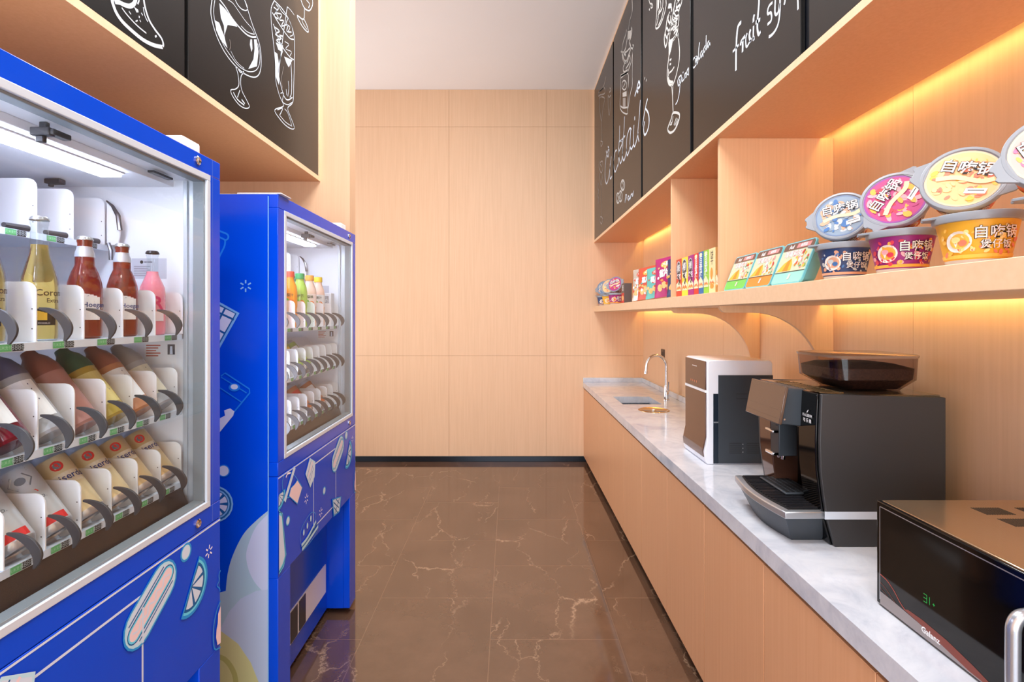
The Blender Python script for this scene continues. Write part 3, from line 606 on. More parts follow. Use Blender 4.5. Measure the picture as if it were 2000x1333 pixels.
def machine():
    R_ = empty('vending_machine', (-1.2, 1.0, 0), 'blue glass-fronted vending machine with beer bottles, nearest the camera', 'vending machine', 'blue vending machines')
    c = MB(); xf = -0.842; xb = -1.60
    c.box(xb, xf, NY, NY+0.03, 0.03, MT).box(xb, xf, FY-0.03, FY, 0.03, MT).box(xb, xf, NY+0.03, FY-0.03, 1.90, MT).box(xb, xb+0.03, NY+0.03, FY-0.03, 0.03, 1.90)
    c.box(xb+0.03, -0.925, NY+0.03, FY-0.03, 0.03, 0.947).box(-0.925, xf, NY+0.03, FY-0.03, 0.59, 0.947).box(-0.925, xf, NY+0.03, 0.647, 0.03, 0.59).box(-0.925, xf, 1.364, FY-0.03, 0.03, 0.59)
    c.build('cabinet', BLUE, R_, smooth=False)
    MB().box(xb, -0.815, NY+0.002, FY-0.002, MT, MT+0.002).build('bounce_panel', mat('bounce_grey', (190, 188, 184), 0.5), R_, smooth=False)  # unseen pale sheet, added to keep blue bounce off the cabinet above
    # side print, mirrored on both sides
    for yy, sgn in ((NY, -1), (FY, 1)):
        s = MB(); F = lambda u, v, l=0, yy=yy, sgn=sgn: Vector((u, yy+sgn*l, v))
        q = lambda x, y: (onY(x, y, 1.828).x, onY(x, y, 1.828).z)
        qs = lambda L: [q(x, y) for x, y in L]
        arc = [(525, 997), (500, 1018), (475, 1045), (455, 1085), (445, 1120), (441, 1155), (400, 1165), (360, 1200), (330, 1250), (320, 1333), (320, 1600), (525, 1600)]
        s.poly(F, [tuple(p) for p in cr(qs(arc[:6]), 6)]+[tuple(p) for p in cr(qs(arc[6:10]), 6)]+qs(arc[10:]), 0)
        s.poly(F, [tuple(p) for p in cr(qs([(525, 1003), (500, 1030), (485, 1065), (481, 1090), (488, 1120), (503, 1145), (525, 1165)]), 5)], 1)
        s.poly(F, qs([(525, 1152), (500, 1155), (470, 1170), (448, 1195), (430, 1230), (430, 1600), (525, 1600)]), 2)
        s.poly(F, qs([(340, 1240), (380, 1224), (430, 1232), (465, 1258), (490, 1295), (508, 1340), (515, 1400), (515, 1600), (320, 1600)]), 3)
        s.line(F, qs([(380, 1290), (430, 1284), (455, 1310), (461, 1345), (455, 1400), (430, 1440)]), 0.018, 4)
        # burst
        cx_, cz_ = q(480, 559)
        for k in range(6):
            a = math.radians(30+60*k); s.line(F, [(cx_+0.009*math.cos(a), cz_+0.009*math.sin(a)), (cx_+0.021*math.cos(a), cz_+0.021*math.sin(a))], 0.005, 5, smooth=False)
        # bottle neck outline, waffle grid, packet, dot, lemon
        s.line(F, qs([(400, 440), (430, 452), (444, 458), (446, 465), (441, 469), (432, 465), (400, 450)]), 0.006, 6)
        s.line(F, qs([(440, 468), (439, 480), (432, 495), (420, 520)]), 0.006, 6)
        s.poly(F, qs([(380, 568), (432, 592), (468, 612), (432, 676), (400, 740), (330, 690)]), 5)
        s.poly(F, qs([(380, 574), (432, 598), (460, 614), (429, 668), (400, 725), (335, 685)]), 8)
        for a_, b_ in (((440, 602), (415, 650)), ((415, 588), (375, 670)), ((457, 625), (400, 598)), ((440, 652), (385, 622)), ((425, 690), (370, 660))): s.line(F, qs([a_, b_]), 0.007, 7, smooth=False)
        s.line(F, qs([(380, 574), (430, 597), (461, 613), (430, 668), (400, 725)]), 0.005, 7, smooth=False)
        s.line(F, qs([(432, 735), (440, 729), (487, 760), (488, 768), (460, 802), (430, 840), (390, 800)]), 0.005, 6, smooth=False)
        s.line(F, qs([(432, 737), (482, 768)]), 0.004, 6, smooth=False); s.line(F, qs([(430, 758), (472, 786)]), 0.004, 6, smooth=False)
        s.disc(F, *q(458, 757), 0.020, 0.014, 6); s.disc(F, *q(458, 756), 0.013, 0.009, 8)
        s.poly(F, qs([(425, 820), (440, 812), (438, 802), (450, 798), (458, 804), (456, 812), (430, 844), (415, 850)]), 8)
        s.disc(F, *q(437, 920), 0.022, 0.022, 6); s.disc(F, *q(437, 920), 0.018, 0.018, 8)
        s.disc(F, *q(420, 985), 0.064, 0.064, 5); s.disc(F, *q(420, 985), 0.058, 0.058, 7); s.disc(F, *q(420, 985), 0.052, 0.052, 5); s.disc(F, *q(420, 985), 0.047, 0.047, 7)
        for k in range(8):
            a = 45*k+8; s.disc(F, *q(420, 985), 0.044, 0.044, 8, n=5, a0=a, a1=a+30)
        s.line(F, [(-0.8428, 0.05), (-0.8428, 1.93)], 0.0035, 5, smooth=False)
        s.build('printed_side_graphics', [mat('print_bluegrey', (166, 196, 214), 0.4), mat('print_lilac', (198, 208, 236), 0.4), mat('print_lilac2', (184, 200, 228), 0.4), mat('print_straw', (205, 205, 150), 0.4), mat('print_olive', (178, 178, 110), 0.4), mat('print_sky', (128, 190, 240), 0.4), mat('print_azure', (30, 130, 235), 0.4), TEALD, PALEB], R_, smooth=False)
    # door with window frame
    d = MB(); wy0, wy1, wz0, wz1 = 0.595, 1.412, 0.997, 1.890
    d.box(xf, MX, NY, FY, 0.9478, wz0).box(xf, MX, NY, FY, wz1, MT).box(xf, MX, NY, wy0, wz0, wz1).box(xf, MX, wy1, FY, wz0, wz1)
    door = d.build('door', BLUE, R_, bevel=0.002)
    tr = MB()
    for (a, b2, c2, e) in ((wy0, wy1, wz0, wz0+0.016), (wy0, wy1, wz1-0.016, wz1), (wy0, wy0+0.016, wz0+0.016, wz1-0.016), (wy1-0.016, wy1, wz0+0.016, wz1-0.016)):
        tr.box(xf, MX+0.002, a, b2, c2, e, 0)
    i0, i1, j0, j1 = wy0+0.016, wy1-0.016, wz0+0.016, wz1-0.016
    for (a, b2, c2, e) in ((i0, i1, j0, j0+0.006), (i0, i1, j1-0.006, j1), (i0, i0+0.006, j0, j1), (i1-0.006, i1, j0, j1)):
        tr.box(xf, MX-0.004, a, b2, c2, e, 1)
    tr.build('window_frame', [ALUW, mat('rubber_gasket', (128, 136, 142), 0.5)], door, bevel=0.0012)
    MB().box(-0.8135, -0.8120, i0+0.005, i1-0.005, j0+0.005, j1-0.005).build('glass_pane', GLASS, door, smooth=False)
    Mx = Matrix.Rotation(math.radians(90), 3, 'Y')
    for lz in (1.914, 0.972):
        MB().lathe([(0.0115, 0), (0.0115, 0.003), (0.009, 0.005), (0.006, 0.003), (0.0, 0.003)], (MX, 1.356, lz), 20, M=Mx).box(MX+0.0025, MX+0.0035, 1.3545, 1.3575, lz-0.004, lz+0.004).build('lock', CHROME, door)
    s = MB(); F = lambda u, v, l=0: Vector((MX+l, u, v))
    s.line(F, [(1.4235, 0.952), (1.4235, 1.936)], 0.0016, 0, smooth=False)
    s.build('corner_trim_line', mat('seam_blue', (90, 130, 220), 0.4), door, smooth=False)
    # lower front panel
    p = MB(); p.box(xf, MX, NY, FY, 0.59, 0.9462).box(xf, MX, NY, 0.647, 0.03, 0.59).box(xf, MX, 1.364, FY, 0.03, 0.59)
    low = p.build('lower_panel', BLUE, R_, bevel=0.0018)
    g = MB(); MS = [WHITEI, CYAN, CYANL, PALEB, PINKI, TEALD, mat('ink_bright_cyan', (110, 215, 245), 0.5)]
    g.line(F, [(NY, 0.9415), (FY, 0.9415)], 0.0045, 3, smooth=False)
    for L in ([(0.874, 0.895), (1.152, 0.895)], [(0.874, 0.895), (0.874, 0.636)], [(1.152, 0.895), (1.152, 0.636)], [(0.874, 0.636), (1.152, 0.636)]): g.line(F, L, 0.0055, 3, smooth=False)
    def dot(y, z, r): g.disc(F, y, z, r*1.3, r*1.3, 1); g.disc(F, y, z, r, r, 2); g.disc(F, y, z, r*.8, r*.8, 3)
    dot(1.307, 0.9195, 0.0175)
    dot(*u_of(633, 959, 1.283), 0.014); dot(*u_of(562, 1018, 1.283), 0.014)
    def burst(y, z, r=0.017):
        for k in range(6):
            a = math.radians(20+60*k); g.line(F, [(y+r*.4*math.cos(a), z+r*.4*math.sin(a)), (y+r*math.cos(a), z+r*math.sin(a))], 0.004, 0, smooth=False)
    burst(1.406, 0.877); burst(*u_of(598, 975, 1.283), 0.02); burst(*u_of(626, 1001, 1.283), 0.02)
    # hot dog, tilted capsule
    def capsule(cy, cz, L, r, ang, m, wob=0):
        pts = []
        for k in range(10): a = math.radians(-90+20*k); pts.append((L/2+r*math.cos(a), r*math.sin(a)))
        for k in range(10): a = math.radians(90+20*k); pts.append((-L/2+r*math.cos(a), r*math.sin(a)))
        ca, sa = math.cos(ang), math.sin(ang)
        g.poly(F, [(cy+x*ca-y*sa, cz+x*sa+y*ca) for x, y in pts], m)
    hy, hz, ha = 1.181, 0.862, math.radians(34)
    nx, nz = -math.sin(ha), math.cos(ha)
    capsule(hy, hz, 0.094, 0.050, ha, 1); capsule(hy, hz, 0.094, 0.045, ha, 2); capsule(hy+nx*.0, hz, 0.090, 0.040, ha, 3)
    capsule(hy, hz, 0.130, 0.023, ha, 5); capsule(hy, hz, 0.132, 0.0195, ha, 6); capsule(hy, hz, 0.132, 0.0155, ha, 4)
    for sg in (-1, 1):
        ox, oz = nx*0.0290*sg, nz*0.0290*sg; ca, sa = math.cos(ha), math.sin(ha)
        g.line(F, [(hy+ox-0.068*ca, hz+oz-0.068*sa), (hy+ox+0.068*ca, hz+oz+0.068*sa)], 0.0035, 5, smooth=False)
    g.line(F, [(hy-0.07*math.cos(ha)+0.006*(-1)**k*nx+0.0155*k*math.cos(ha), hz-0.07*math.sin(ha)+0.006*(-1)**k*nz+0.0155*k*math.sin(ha)) for k in range(10)], 0.004, 3)
    g.line(F, [(1.152, 0.868), (1.152, 0.79)], 0.0055, 3, smooth=False)
    # lemon slice
    def lemon(cy, cz, R, a0, full=180):
        g.disc(F, cy, cz, R*1.12, R*1.12, 1, a0=a0-4, a1=a0+full+4); g.disc(F, cy, cz, R, R, 6, a0=a0, a1=a0+full)
        g.disc(F, cy, cz, R*.9, R*.9, 5, a0=a0, a1=a0+full); g.disc(F, cy, cz, R*.82, R*.82, 5, a0=a0, a1=a0+full)
        n = 4
        for k in range(n):
            a = a0+full*(k+0.08)/n; b3 = a0+full*(k+0.92)/n
            am = math.radians((a+b3)/2); g.disc(F, cy+0.07*R*math.cos(am), cz+0.07*R*math.sin(am), R*.72, R*.72, 3, n=6, a0=a, a1=b3)
    lemon(1.327, 0.822, 0.064, -122)
    lemon(NY+0.0, 0.925-0.04, 0.05, -90, 90)
    # pretzel, donut at the far edge
    g.line(F, [(1.46, 0.80), (1.452, 0.79), (1.454, 0.775), (1.444, 0.765), (1.455, 0.752), (1.458, 0.742)], 0.003, 1)
    g.line(F, [(1.46, 0.715), (1.44, 0.695), (1.425, 0.655), (1.43, 0.60), (1.46, 0.585)], 0.004, 1)
    g.poly(F, [(1.461, 0.70), (1.448, 0.685), (1.446, 0.66), (1.440, 0.645), (1.438, 0.625), (1.445, 0.60), (1.461, 0.597)], 4)
    # toast
    t0, t1 = (0.79, 0.885), (0.832, 0.935)
    g.poly(F, [(0.785, 0.885), (0.83, 0.937), (0.89, 0.905), (0.882, 0.845), (0.835, 0.815)], 2)
    g.poly(F, [(0.79, 0.886), (0.831, 0.930), (0.884, 0.900), (0.876, 0.848), (0.836, 0.822)], 3)
    for k in (0.25, 0.45, 0.65): g.line(F, [(0.79+0.046*k*2*.5+.0, 0.886-0.064*k), (0.831+0.053*k, 0.930-0.030*k)] if k < .3 else [(0.80+0.04*k, 0.875-0.06*k), (0.845+0.04*k, 0.925-0.06*k)], 0.003, 5, smooth=False)
    g.line(F, [(0.805, 0.86), (0.862, 0.915)], 0.006, 4, smooth=False)
    # glass with straw
    q = lambda x, y: u_of(540+x/4.9375, 830+y/4.937, 1.283); qs = lambda L: [q(x, y) for x, y in L]
    g.line(F, qs([(70, 480), (50, 560), (60, 650), (80, 700), (120, 700)]), 0.004, 1); g.line(F, qs([(110, 460), (150, 470), (190, 520), (235, 590)]), 0.003, 1)
    g.poly(F, qs([(195, 530), (245, 605), (195, 770), (110, 690), (130, 610), (170, 570)]), 1); g.poly(F, qs([(195, 540), (240, 608), (195, 758), (118, 688), (135, 615), (172, 575)]), 4)
    g.line(F, qs([(170, 410), (72, 740)]), 0.020, 2, smooth=False); g.line(F, qs([(170, 414), (74, 730)]), 0.014, 3, smooth=False)
    g.line(F, qs([(85, 510), (100, 475), (130, 465)]), 0.006, 0)
    # burger
    g.line(F, qs([(230, 1160), (225, 1050), (260, 950), (330, 850), (370, 860), (365, 920)]), 0.003, 1)
    for a_ in ((257, 1040), (292, 975), (325, 905)): g.disc(F, *q(*a_), 0.008, 0.012, 2)
    g.line(F, qs([(235, 1165), (300, 1080), (375, 930)]), 0.012, 2); g.line(F, qs([(240, 1185), (300, 1110), (385, 950)]), 0.008, 5); g.line(F, qs([(240, 1205), (290, 1140), (395, 980)]), 0.012, 2); g.line(F, qs([(250, 1215), (330, 1120), (390, 1020), (395, 960)]), 0.003, 1)
    # popcorn cup
    g.poly(F, qs([(530, 720), (620, 690), (605, 840), (545, 890)]), 1); g.poly(F, qs([(540, 728), (612, 702), (598, 830), (552, 872)]), 3)
    for a_, b_ in (((545, 750), (595, 800)), ((570, 720), (600, 760)), ((550, 800), (585, 850)), ((600, 710), (555, 870))): g.line(F, qs([a_, b_]), 0.006, 5, smooth=False)
    # corner piece near the door edge: egg toast
    g.poly(F, [(NY+0.001, 0.83), (NY+0.03, 0.81), (NY+0.05, 0.70), (NY+0.06, 0.65), (NY+0.04, 0.615), (NY+0.001, 0.605)], 6); g.poly(F, [(NY+0.001, 0.815), (NY+0.022, 0.80), (NY+0.04, 0.70), (NY+0.048, 0.65), (NY+0.03, 0.63), (NY+0.001, 0.62)], 3)
    g.line(F, [(NY+0.001, 0.822), (NY+0.026, 0.805), (NY+0.045, 0.70), (NY+0.053, 0.65), (NY+0.034, 0.623), (NY+0.001, 0.613)], 0.004, 5)
    g.build('printed_front_graphics', MS, low, smooth=False)
    # delivery recess furniture
    rc = MB(); rc.box(-0.925, -0.921, 0.80, 1.34, 0.125, 0.265, 0).build('delivery_label', mat('white_sticker', (226, 228, 240), 0.4), R_)
    for a0, a1 in ((0.86, 0.905), (0.915, 0.985), (1.005, 1.075)):
        MB().box(-0.921, -0.918, a0, a1, 0.13, 0.26).build('delivery_flap', mat('flap_dark', (44, 46, 54), 0.3), R_, bevel=0.001)
    for yy in (0.62, 1.385):
        for xx in (-0.99, -1.50):
            w_ = MB(); My = Matrix.Rotation(math.radians(90), 3, 'X')
            w_.lathe([(0.0, -0.011), (0.021, -0.011), (0.024, -0.006), (0.024, 0.006), (0.021, 0.011), (0.0, 0.011)], (xx, yy, 0.024), 20, 0, M=My)
            w_.box(xx-0.016, xx+0.014, yy-0.016, yy-0.013, 0.02, 0.0305, 1).box(xx-0.016, xx+0.014, yy+0.013, yy+0.016, 0.02, 0.0305, 1)
            w_.build('caster', [mat('caster_wheel', (120, 120, 126), 0.4), CHROME], R_)
    # boxes on the roof
    MB().box(-1.12, -0.852, 1.362, 1.442, MT+0.002, 1.984).build('roof_box', WHITE, R_, bevel=0.006)
    MB().box(-0.955, -0.80, NY+0.004, NY+0.09, MT+0.002, 1.9435).build('roof_plate', WHITE, R_, bevel=0.002)
    # interior
    L = MB(); y0, y1 = NY+0.031, FY-0.031
    L.box(-1.40, -1.39, y0, y1, 0.96, 1.899).box(-1.39, -0.843, y0, y0+0.006, 0.96, 1.899).box(-1.39, -0.843, y1-0.006, y1, 0.96, 1.899)
    L.box(-1.39, -0.843, y0+0.006, y1-0.006, 1.880, 1.899).box(-1.39, -0.843, y0+0.006, y1-0.006, 0.948, 0.962)
    L.box(-1.39, -0.915, y0+0.006, y1-0.006, 1.862, 1.880)
    L.build('inner_liner', LINER, R_, bevel=0.0015)
    for yy in (1.4155,):   # vertical door rails
        MB().box(-0.868, -0.844, yy, yy+0.009, 0.965, 1.878).box(-0.885, -0.874, yy+0.002, yy+0.009, 0.965, 1.878).build('guide_rail', mat('rail_grey', (196, 202, 208), 0.35, 0.3), R_, bevel=0.001)
    lt = MB().box(-1.004, -0.944, y0+0.03, 1.285, 1.858, 1.8618).build('light_housing', WHITE, R_, bevel=0.002)
    MB().box(-1.000, -0.948, y0+0.035, 1.28, 1.850, 1.858).build('light_tube', mat('cool_tube', (255, 255, 255), 0.4, emit=(226, 232, 255), estr=24.0), lt, bevel=0.003)
    vt = MB().box(-0.875, -0.850, 0.585, 0.592, 0.99, 1.85).build('side_fill_housing', WHITE, R_)  # side tube added out of view to brighten the lower shelves
    MB().box(-0.872, -0.853, 0.592, 0.597, 1.0, 1.84).build('side_fill_tube', mat('cool_fill_tube', (255, 255, 255), 0.4, emit=(228, 234, 255), estr=42.0), vt)
    # camera on the ceiling and latch at the back corner
    k1 = MB(); k1.box(-0.905, -0.868, 0.985, 1.00, 1.852, 1.868).box(-0.897, -0.882, 0.988, 0.998, 1.840, 1.853).box(-0.880, -0.862, 0.988, 1.03, 1.855, 1.866).box(-0.892, -0.878, 0.99, 1.0, 1.867, 1.8795)
    k1.build('ceiling_camera', HOOK, R_, bevel=0.002)
    MB().box(-1.185, -1.145, 1.33, 1.35, 1.849, 1.861).tube([(-1.175, 1.34, 1.853), (-1.175, 1.34, 1.842)], 0.006).build('latch', HOOK, R_, bevel=0.002)
    MB().box(-1.385, -1.30, 1.20, 1.215, 1.70, 1.861).build('rear_post', WHITE, R_)
    MB().box(-0.90, -0.885, 1.30, 1.375, 1.868, 1.8735).build('ceiling_clip', HOOK, R_)
    # notices on the far side liner
    Fn = lambda u, v, l=0: Vector((u, y1-0.006-l, v))
    n1 = MB(); xa, za = onY(257, 545, y1-.007).x, onY(257, 545, y1-.007).z; xb2, zb2 = onY(325, 505, y1-.007).x, onY(325, 505, y1-.007).z
    n1.poly(Fn, [(xa, za), (xb2, za), (xb2, zb2), (xa, zb2)], 0); n1.disc(Fn, xa+0.027, zb2-0.010, 0.0045, 0.0045, 1)
    for k in range(6): n1.line(Fn, [(xa+0.006, zb2-0.022-0.005*k), (xa+0.05-0.006*(k % 2), zb2-0.022-0.005*k)], 0.0016, 2, smooth=False)
    n1.line(Fn, [(xa+0.034, zb2-0.010), (xa+0.056, zb2-0.010)], 0.004, 2, smooth=False)
    n1.build('grey_notice', [mat('notice_grey', (196, 198, 208), 0.5), INK, mat('notice_ink', (120, 122, 132), 0.6)], R_, smooth=False)
    n2 = MB(); a = onY(283, 712, y1-.007); c3 = onY(345, 668, y1-.007)
    n2.poly(Fn, [(a.x, a.z), (c3.x, a.z), (c3.x, c3.z), (a.x, c3.z)], 0)
    for k in range(5): n2.line(Fn, [(a.x+0.003, c3.z-0.010-0.007*k), (a.x+0.042-0.006*(k % 3), c3.z-0.010-0.007*k)], 0.0035, 1, smooth=False)
    n2.poly(Fn, [(c3.x-0.025, c3.z-0.035), (c3.x-0.005, c3.z-0.035), (c3.x-0.005, c3.z-0.007), (c3.x-0.025, c3.z-0.007)], 2); n2.poly(Fn, [(c3.x-0.019, c3.z-0.034), (c3.x-0.011, c3.z-0.034), (c3.x-0.012, c3.z-0.012), (c3.x-0.018, c3.z-0.012)], 3)
    n2.build('red_text_notice', [WHITEI, mat('notice_red', (205, 120, 105), 0.6), mat('notice_photo', (90, 90, 96), 0.5), PALEB], R_, smooth=False)
    # shelves
    def tagsets(par, ys, xf_, zl, zh, tw):
        for yc in ys:
            t_ = MB(); Ft = lambda u, v, l=0: Vector((xf_+l, u, v)); zc = (zl+zh)/2; h = (zh-zl)*0.42
            t_.poly(Ft, [(yc-tw, zc-h), (yc-0.0005, zc-h), (yc-0.0005, zc+h), (yc-tw, zc+h)], 0)
            t_.poly(Ft, [(yc+0.0005, zc-h), (yc+tw*.85, zc-h), (yc+tw*.85, zc+h), (yc+0.0005, zc+h)], 1)
            Fm = lambda u, v, l=0: Vector((xf_+l, u, v))
            t_.text(Fm, '8888', yc+tw*.43, zc, h*2.3, 2, sx=0.9); t_.text(Fm, '元米支付', yc-tw*.5, zc, h*1.15, 3, sx=0.9)
            t_.build('price_tag', [GREEN, INK, WHT, mat('tag_text', (170, 215, 178), 0.6)], par, smooth=False)
    def shelf(nm, xf_, z, ys, depth, zt, tw, tilt=0.0, ph=0.113, folded=False):
        fl = MB(); fl.box(xf_, xf_-0.012, y0+0.008, 1.405, z-0.015, z, 0)
        a = math.radians(tilt); D = 0.30
        if tilt:
            D = 0.20; fl.prism([(xf_-0.012, z-0.015), (xf_-0.012, z-0.011), (xf_-0.043, z-0.011), (xf_-0.043-D*math.cos(a), z-0.011+D*math.sin(a)), (xf_-0.047-D*math.cos(a), z-0.011+D*math.sin(a)), (xf_-0.047, z-0.015)], 'y', y0+0.008, 1.405, 0)
        else: fl.prism([(xf_-0.012, z-0.004), (xf_-0.012, z), (xf_-0.012-D, z), (xf_-0.012-D, z-0.004)], 'y', y0+0.008, 1.405, 0)
        par = fl.build(nm, ALUW, R_, smooth=False)
        for y in ys:
            if y < 0.62: continue
            pl = MB(); pp = plate_poly(xf_-depth, xf_-0.001, z+0.0005, z+ph)
            if tilt: pp = [(xf_-depth, z+0.075)]+[(xf_-0.043, z-0.010)]+pp[1:]
            pl.prism(pp, 'y', y-0.0012, y+0.0012, 0)
            Fp = lambda u, v, l=0: Vector((u, y-0.0012-l, v))
            for (du, dv) in ((0.008, 0.062), (0.008, 0.025)): pl.disc(Fp, xf_-du, z+dv, 0.0014, 0.0014, 1, n=8)
            pl.build('divider_plate', [PLATE, HOOK], par, smooth=False)
            if folded:
                Mf = Matrix.Rotation(math.radians(90), 3, 'X')
                MB().tube([(xf_-0.004, y-0.075, z+0.006), (xf_-0.004, y-0.020, z+0.006)], [0.0055, 0.008], 10).build('stopper_hook', HOOK, par)
            elif y != ys[0]:
                hook_mesh(xf_+0.0005, y+0.004, z).build('stopper_hook', HOOK, par, bevel=0.0006)
        tagsets(par, [y-0.05 for y in ys if y > 0.66], xf_+0.0002, z-0.015, z, tw)
        return par
    shelf('top_shelf', -1.077, Z0, SH0, 0.17, 0, 0.026, folded=True, ph=0.125)
    shelf('bottle_shelf', SPX, Z1, SH1, 0.15, 0, 0.026)
    shelf('slanted_shelf', SPX, Z2, SH2, 0.10, 0, 0.022, tilt=52)
    shelf('slanted_shelf', SPX, Z3, SH3, 0.10, 0, 0.022, tilt=52, ph=0.107)
    # chrome arc gripper at the far end of the top shelf
    arcg = MB(); xa3 = -1.075
    pts = [(xa3, Z0+0.0), (xa3, Z0+0.118), (xa3+0.014, Z0+0.105), (xa3+0.028, Z0+0.08), (xa3+0.035, Z0+0.04), (xa3+0.030, Z0+0.0)]
    arcg.prism(pts, 'y', 1.396, 1.40, 0); arcg.tube([(xa3, 1.395, Z0+0.118), (xa3+0.016, 1.395, Z0+0.104), (xa3+0.031, 1.395, Z0+0.078), (xa3+0.036, 1.395, Z0+0.04)], [0.002, 0.004, 0.006, 0.006], 8, 1).tube([(xa3+0.005, 1.395, Z0+0.005), (xa3+0.012, 1.395, Z0-0.015), (xa3+0.012, 1.395, Z0-0.04)], 0.005, 8, 1)
    arcg.build('arc_gripper', [PLATE, mat('dark_chrome', (110, 108, 110), 0.2, 0.9)], R_)
    # dark panel under the lowest shelf
    MB().prism([(-0.882, 1.050), (-0.886, 1.050), (-0.862, 0.962), (-0.846, 0.962)], 'y', y0+0.008, 1.405).build('kick_panel', KICKM, R_, smooth=False)
    return R_
m1 = machine()
m2 = copy_tree(m1); m2.location.y += 1.283
m2['label'] = 'blue glass-fronted vending machine with juice bottles, farther one beside the oak partition'

# ------------------------------------------------------------------ drinks
def glassy(name, col, rough=0.04, tr=0.75, ior=1.36):
    return mat(name, col, rough, 0, 0.5, 0.3, trans=tr, ior=ior)
CLEARG = glassmat('clear_bottle_glass', (0.90, 0.93, 0.93), 1.5)
GOLDL = glassy('golden_beer', (255, 216, 118), tr=0.95)
BROWNG = glassy('brown_bottle_glass', (150, 56, 34), tr=0.55)
PINKL = glassy('pink_drink', (252, 150, 168), tr=0.2)
LBLW = mat('label_white', (232, 234, 238), 0.5); LBLN = mat('label_navy', (30, 60, 130), 0.5)
LBLK = mat('label_black', (28, 26, 26), 0.5); LBLY = mat('label_yellow', (236, 196, 70), 0.5)
CAPM = mat('crown_cap_silver', (196, 196, 194), 0.3, 0.8); CAPK = mat('crown_cap_dark', (40, 36, 38), 0.35, 0.3)
def crown(b, x, y, z, r, m):
    prof = []
    seg = 28
    base = len(b.v)
    for j, (rr, zz) in enumerate([(r*1.06, 0.0), (r*1.0, 0.005), (r*0.8, 0.0078), (0.0001, 0.008)]):
        for i in range(seg):
            k = rr*(1+(0.05 if (i % 2 and j == 0) else 0)); a = 2*math.pi*i/seg
            b.v.append(Vector((x+k*math.cos(a), y+k*math.sin(a), z+zz)))
    for j in range(3):
        for i in range(seg): b.f.append((base+j*seg+i, base+j*seg+(i+1) % seg, base+(j+1)*seg+(i+1) % seg, base+(j+1)*seg+i)); b.m.append(m)
BX = -0.926
def facing(x, y): return math.atan2(0-y, 0-x)     # direction of a label that looks at the aisle
def corona(y, lab):
    z = Z1+0.0008; R_ = empty('beer_bottle', (BX, y, z), lab, 'bottle', 'beer bottles on the upper machine shelf')
    b = MB(); b.lathe([(0.0, 0.0), (0.026, 0.0), (0.0295, 0.004), (0.030, 0.01), (0.030, 0.105), (0.028, 0.125), (0.022, 0.15), (0.0165, 0.17), (0.0145, 0.19), (0.0130, 0.225), (0.0145, 0.229), (0.0145, 0.236), (0.0125, 0.24)], (BX, y, z), 32)
    b.build('glass', CLEARG, R_)
    MB().lathe([(0.0, 0.003), (0.0275, 0.003), (0.0285, 0.01), (0.0285, 0.105), (0.0265, 0.124), (0.0205, 0.149), (0.0150, 0.169), (0.0133, 0.188), (0.0, 0.188)], (BX, y, z), 32).build('beer', GOLDL, R_)
    c = MB(); crown(c, BX, y, z+0.236, 0.0145, 0); c.build('cap', CAPM, R_)
    a = -0.95; F = cyl_map((BX, y, z), 0.0301, a)
    l = MB()
    for k in range(8):
        u0 = -0.030+0.0075*k; l.poly(F, [(u0, 0.030), (u0+0.0075, 0.030), (u0+0.0075, 0.062), (u0, 0.062)], 0, lift=0.0004)
    for k in range(6): l.poly(F, [(-0.015+0.005*k, 0.040+0.0), (-0.010+0.005*k, 0.040), (-0.010+0.005*k, 0.058-0.0015*abs(k+.5-3)), (-0.015+0.005*k, 0.058-0.0015*abs(k-3))], 1, lift=0.0006)
    l.text(F, 'Corona', 0.024, 0.093, 0.0175, 2, off=0.012, lift=0.0005); l.text(F, 'Extra', 0.026, 0.078, 0.0115, 2, off=0.01, lift=0.0005)
    l.text(F, 'CORONA MODELO', 0, 0.034, 0.0045, 3, lift=0.0008)
    l.build('label', [LBLK, LBLY, mat('ink_sepia', (70, 50, 20), 0.6), LBLW], R_, smooth=False)
    return R_
def hoe(y, lab):
    z = Z1+0.0008; R_ = empty('beer_bottle', (BX, y, z), lab, 'bottle', 'beer bottles on the upper machine shelf')
    b = MB(); b.lathe([(0.0, 0.0), (0.027, 0.0), (0.0305, 0.004), (0.031, 0.012), (0.0315, 0.05), (0.0315, 0.10), (0.030, 0.12), (0.024, 0.142), (0.0175, 0.158), (0.0175, 0.175), (0.0165, 0.185), (0.0135, 0.192), (0.0130, 0.205), (0.0145, 0.21), (0.0135, 0.216)], (BX, y, z), 32)
    b.build('glass', BROWNG, R_)
    c = MB(); crown(c, BX, y, z+0.213, 0.0142, 0); c.build('cap', CAPM, R_)
    MB().lathe([(0.0180, 0.176), (0.0172, 0.186), (0.0145, 0.193), (0.0140, 0.199)], (BX, y, z), 28).build('neck_foil', mat('foil_white', (206, 210, 222), 0.3, 0.4), R_)
    F = cyl_map((BX, y, z), 0.0317, -0.95); l = MB()
    for k in range(9):
        u0 = -0.0315+0.007*k; t_ = 0.088+0.008*math.sin(math.pi*(k+.5)/9)
        l.poly(F, [(u0, 0.040), (u0+0.007, 0.040), (u0+0.007, t_), (u0, t_)], 0, lift=0.0005)
    l.text(F, 'Hoegaarden', 0.033, 0.072, 0.0145, 1, off=0.012, lift=0.0008)
    l.poly(F, [(-0.022, 0.078), (-0.010, 0.092), (-0.002, 0.082), (0.008, 0.093), (0.020, 0.078)], 2, lift=0.0007)
    l.line(F, [(-0.015, 0.056), (0.015, 0.056)], 0.0012, 2, smooth=False, lift=0.0007); l.line(F, [(-0.012, 0.050), (0.012, 0.050)], 0.0012, 2, smooth=False, lift=0.0007)
    l.build('label', [LBLW, LBLN, mat('label_grey', (170, 176, 186), 0.5)], R_, smooth=False)
    return R_
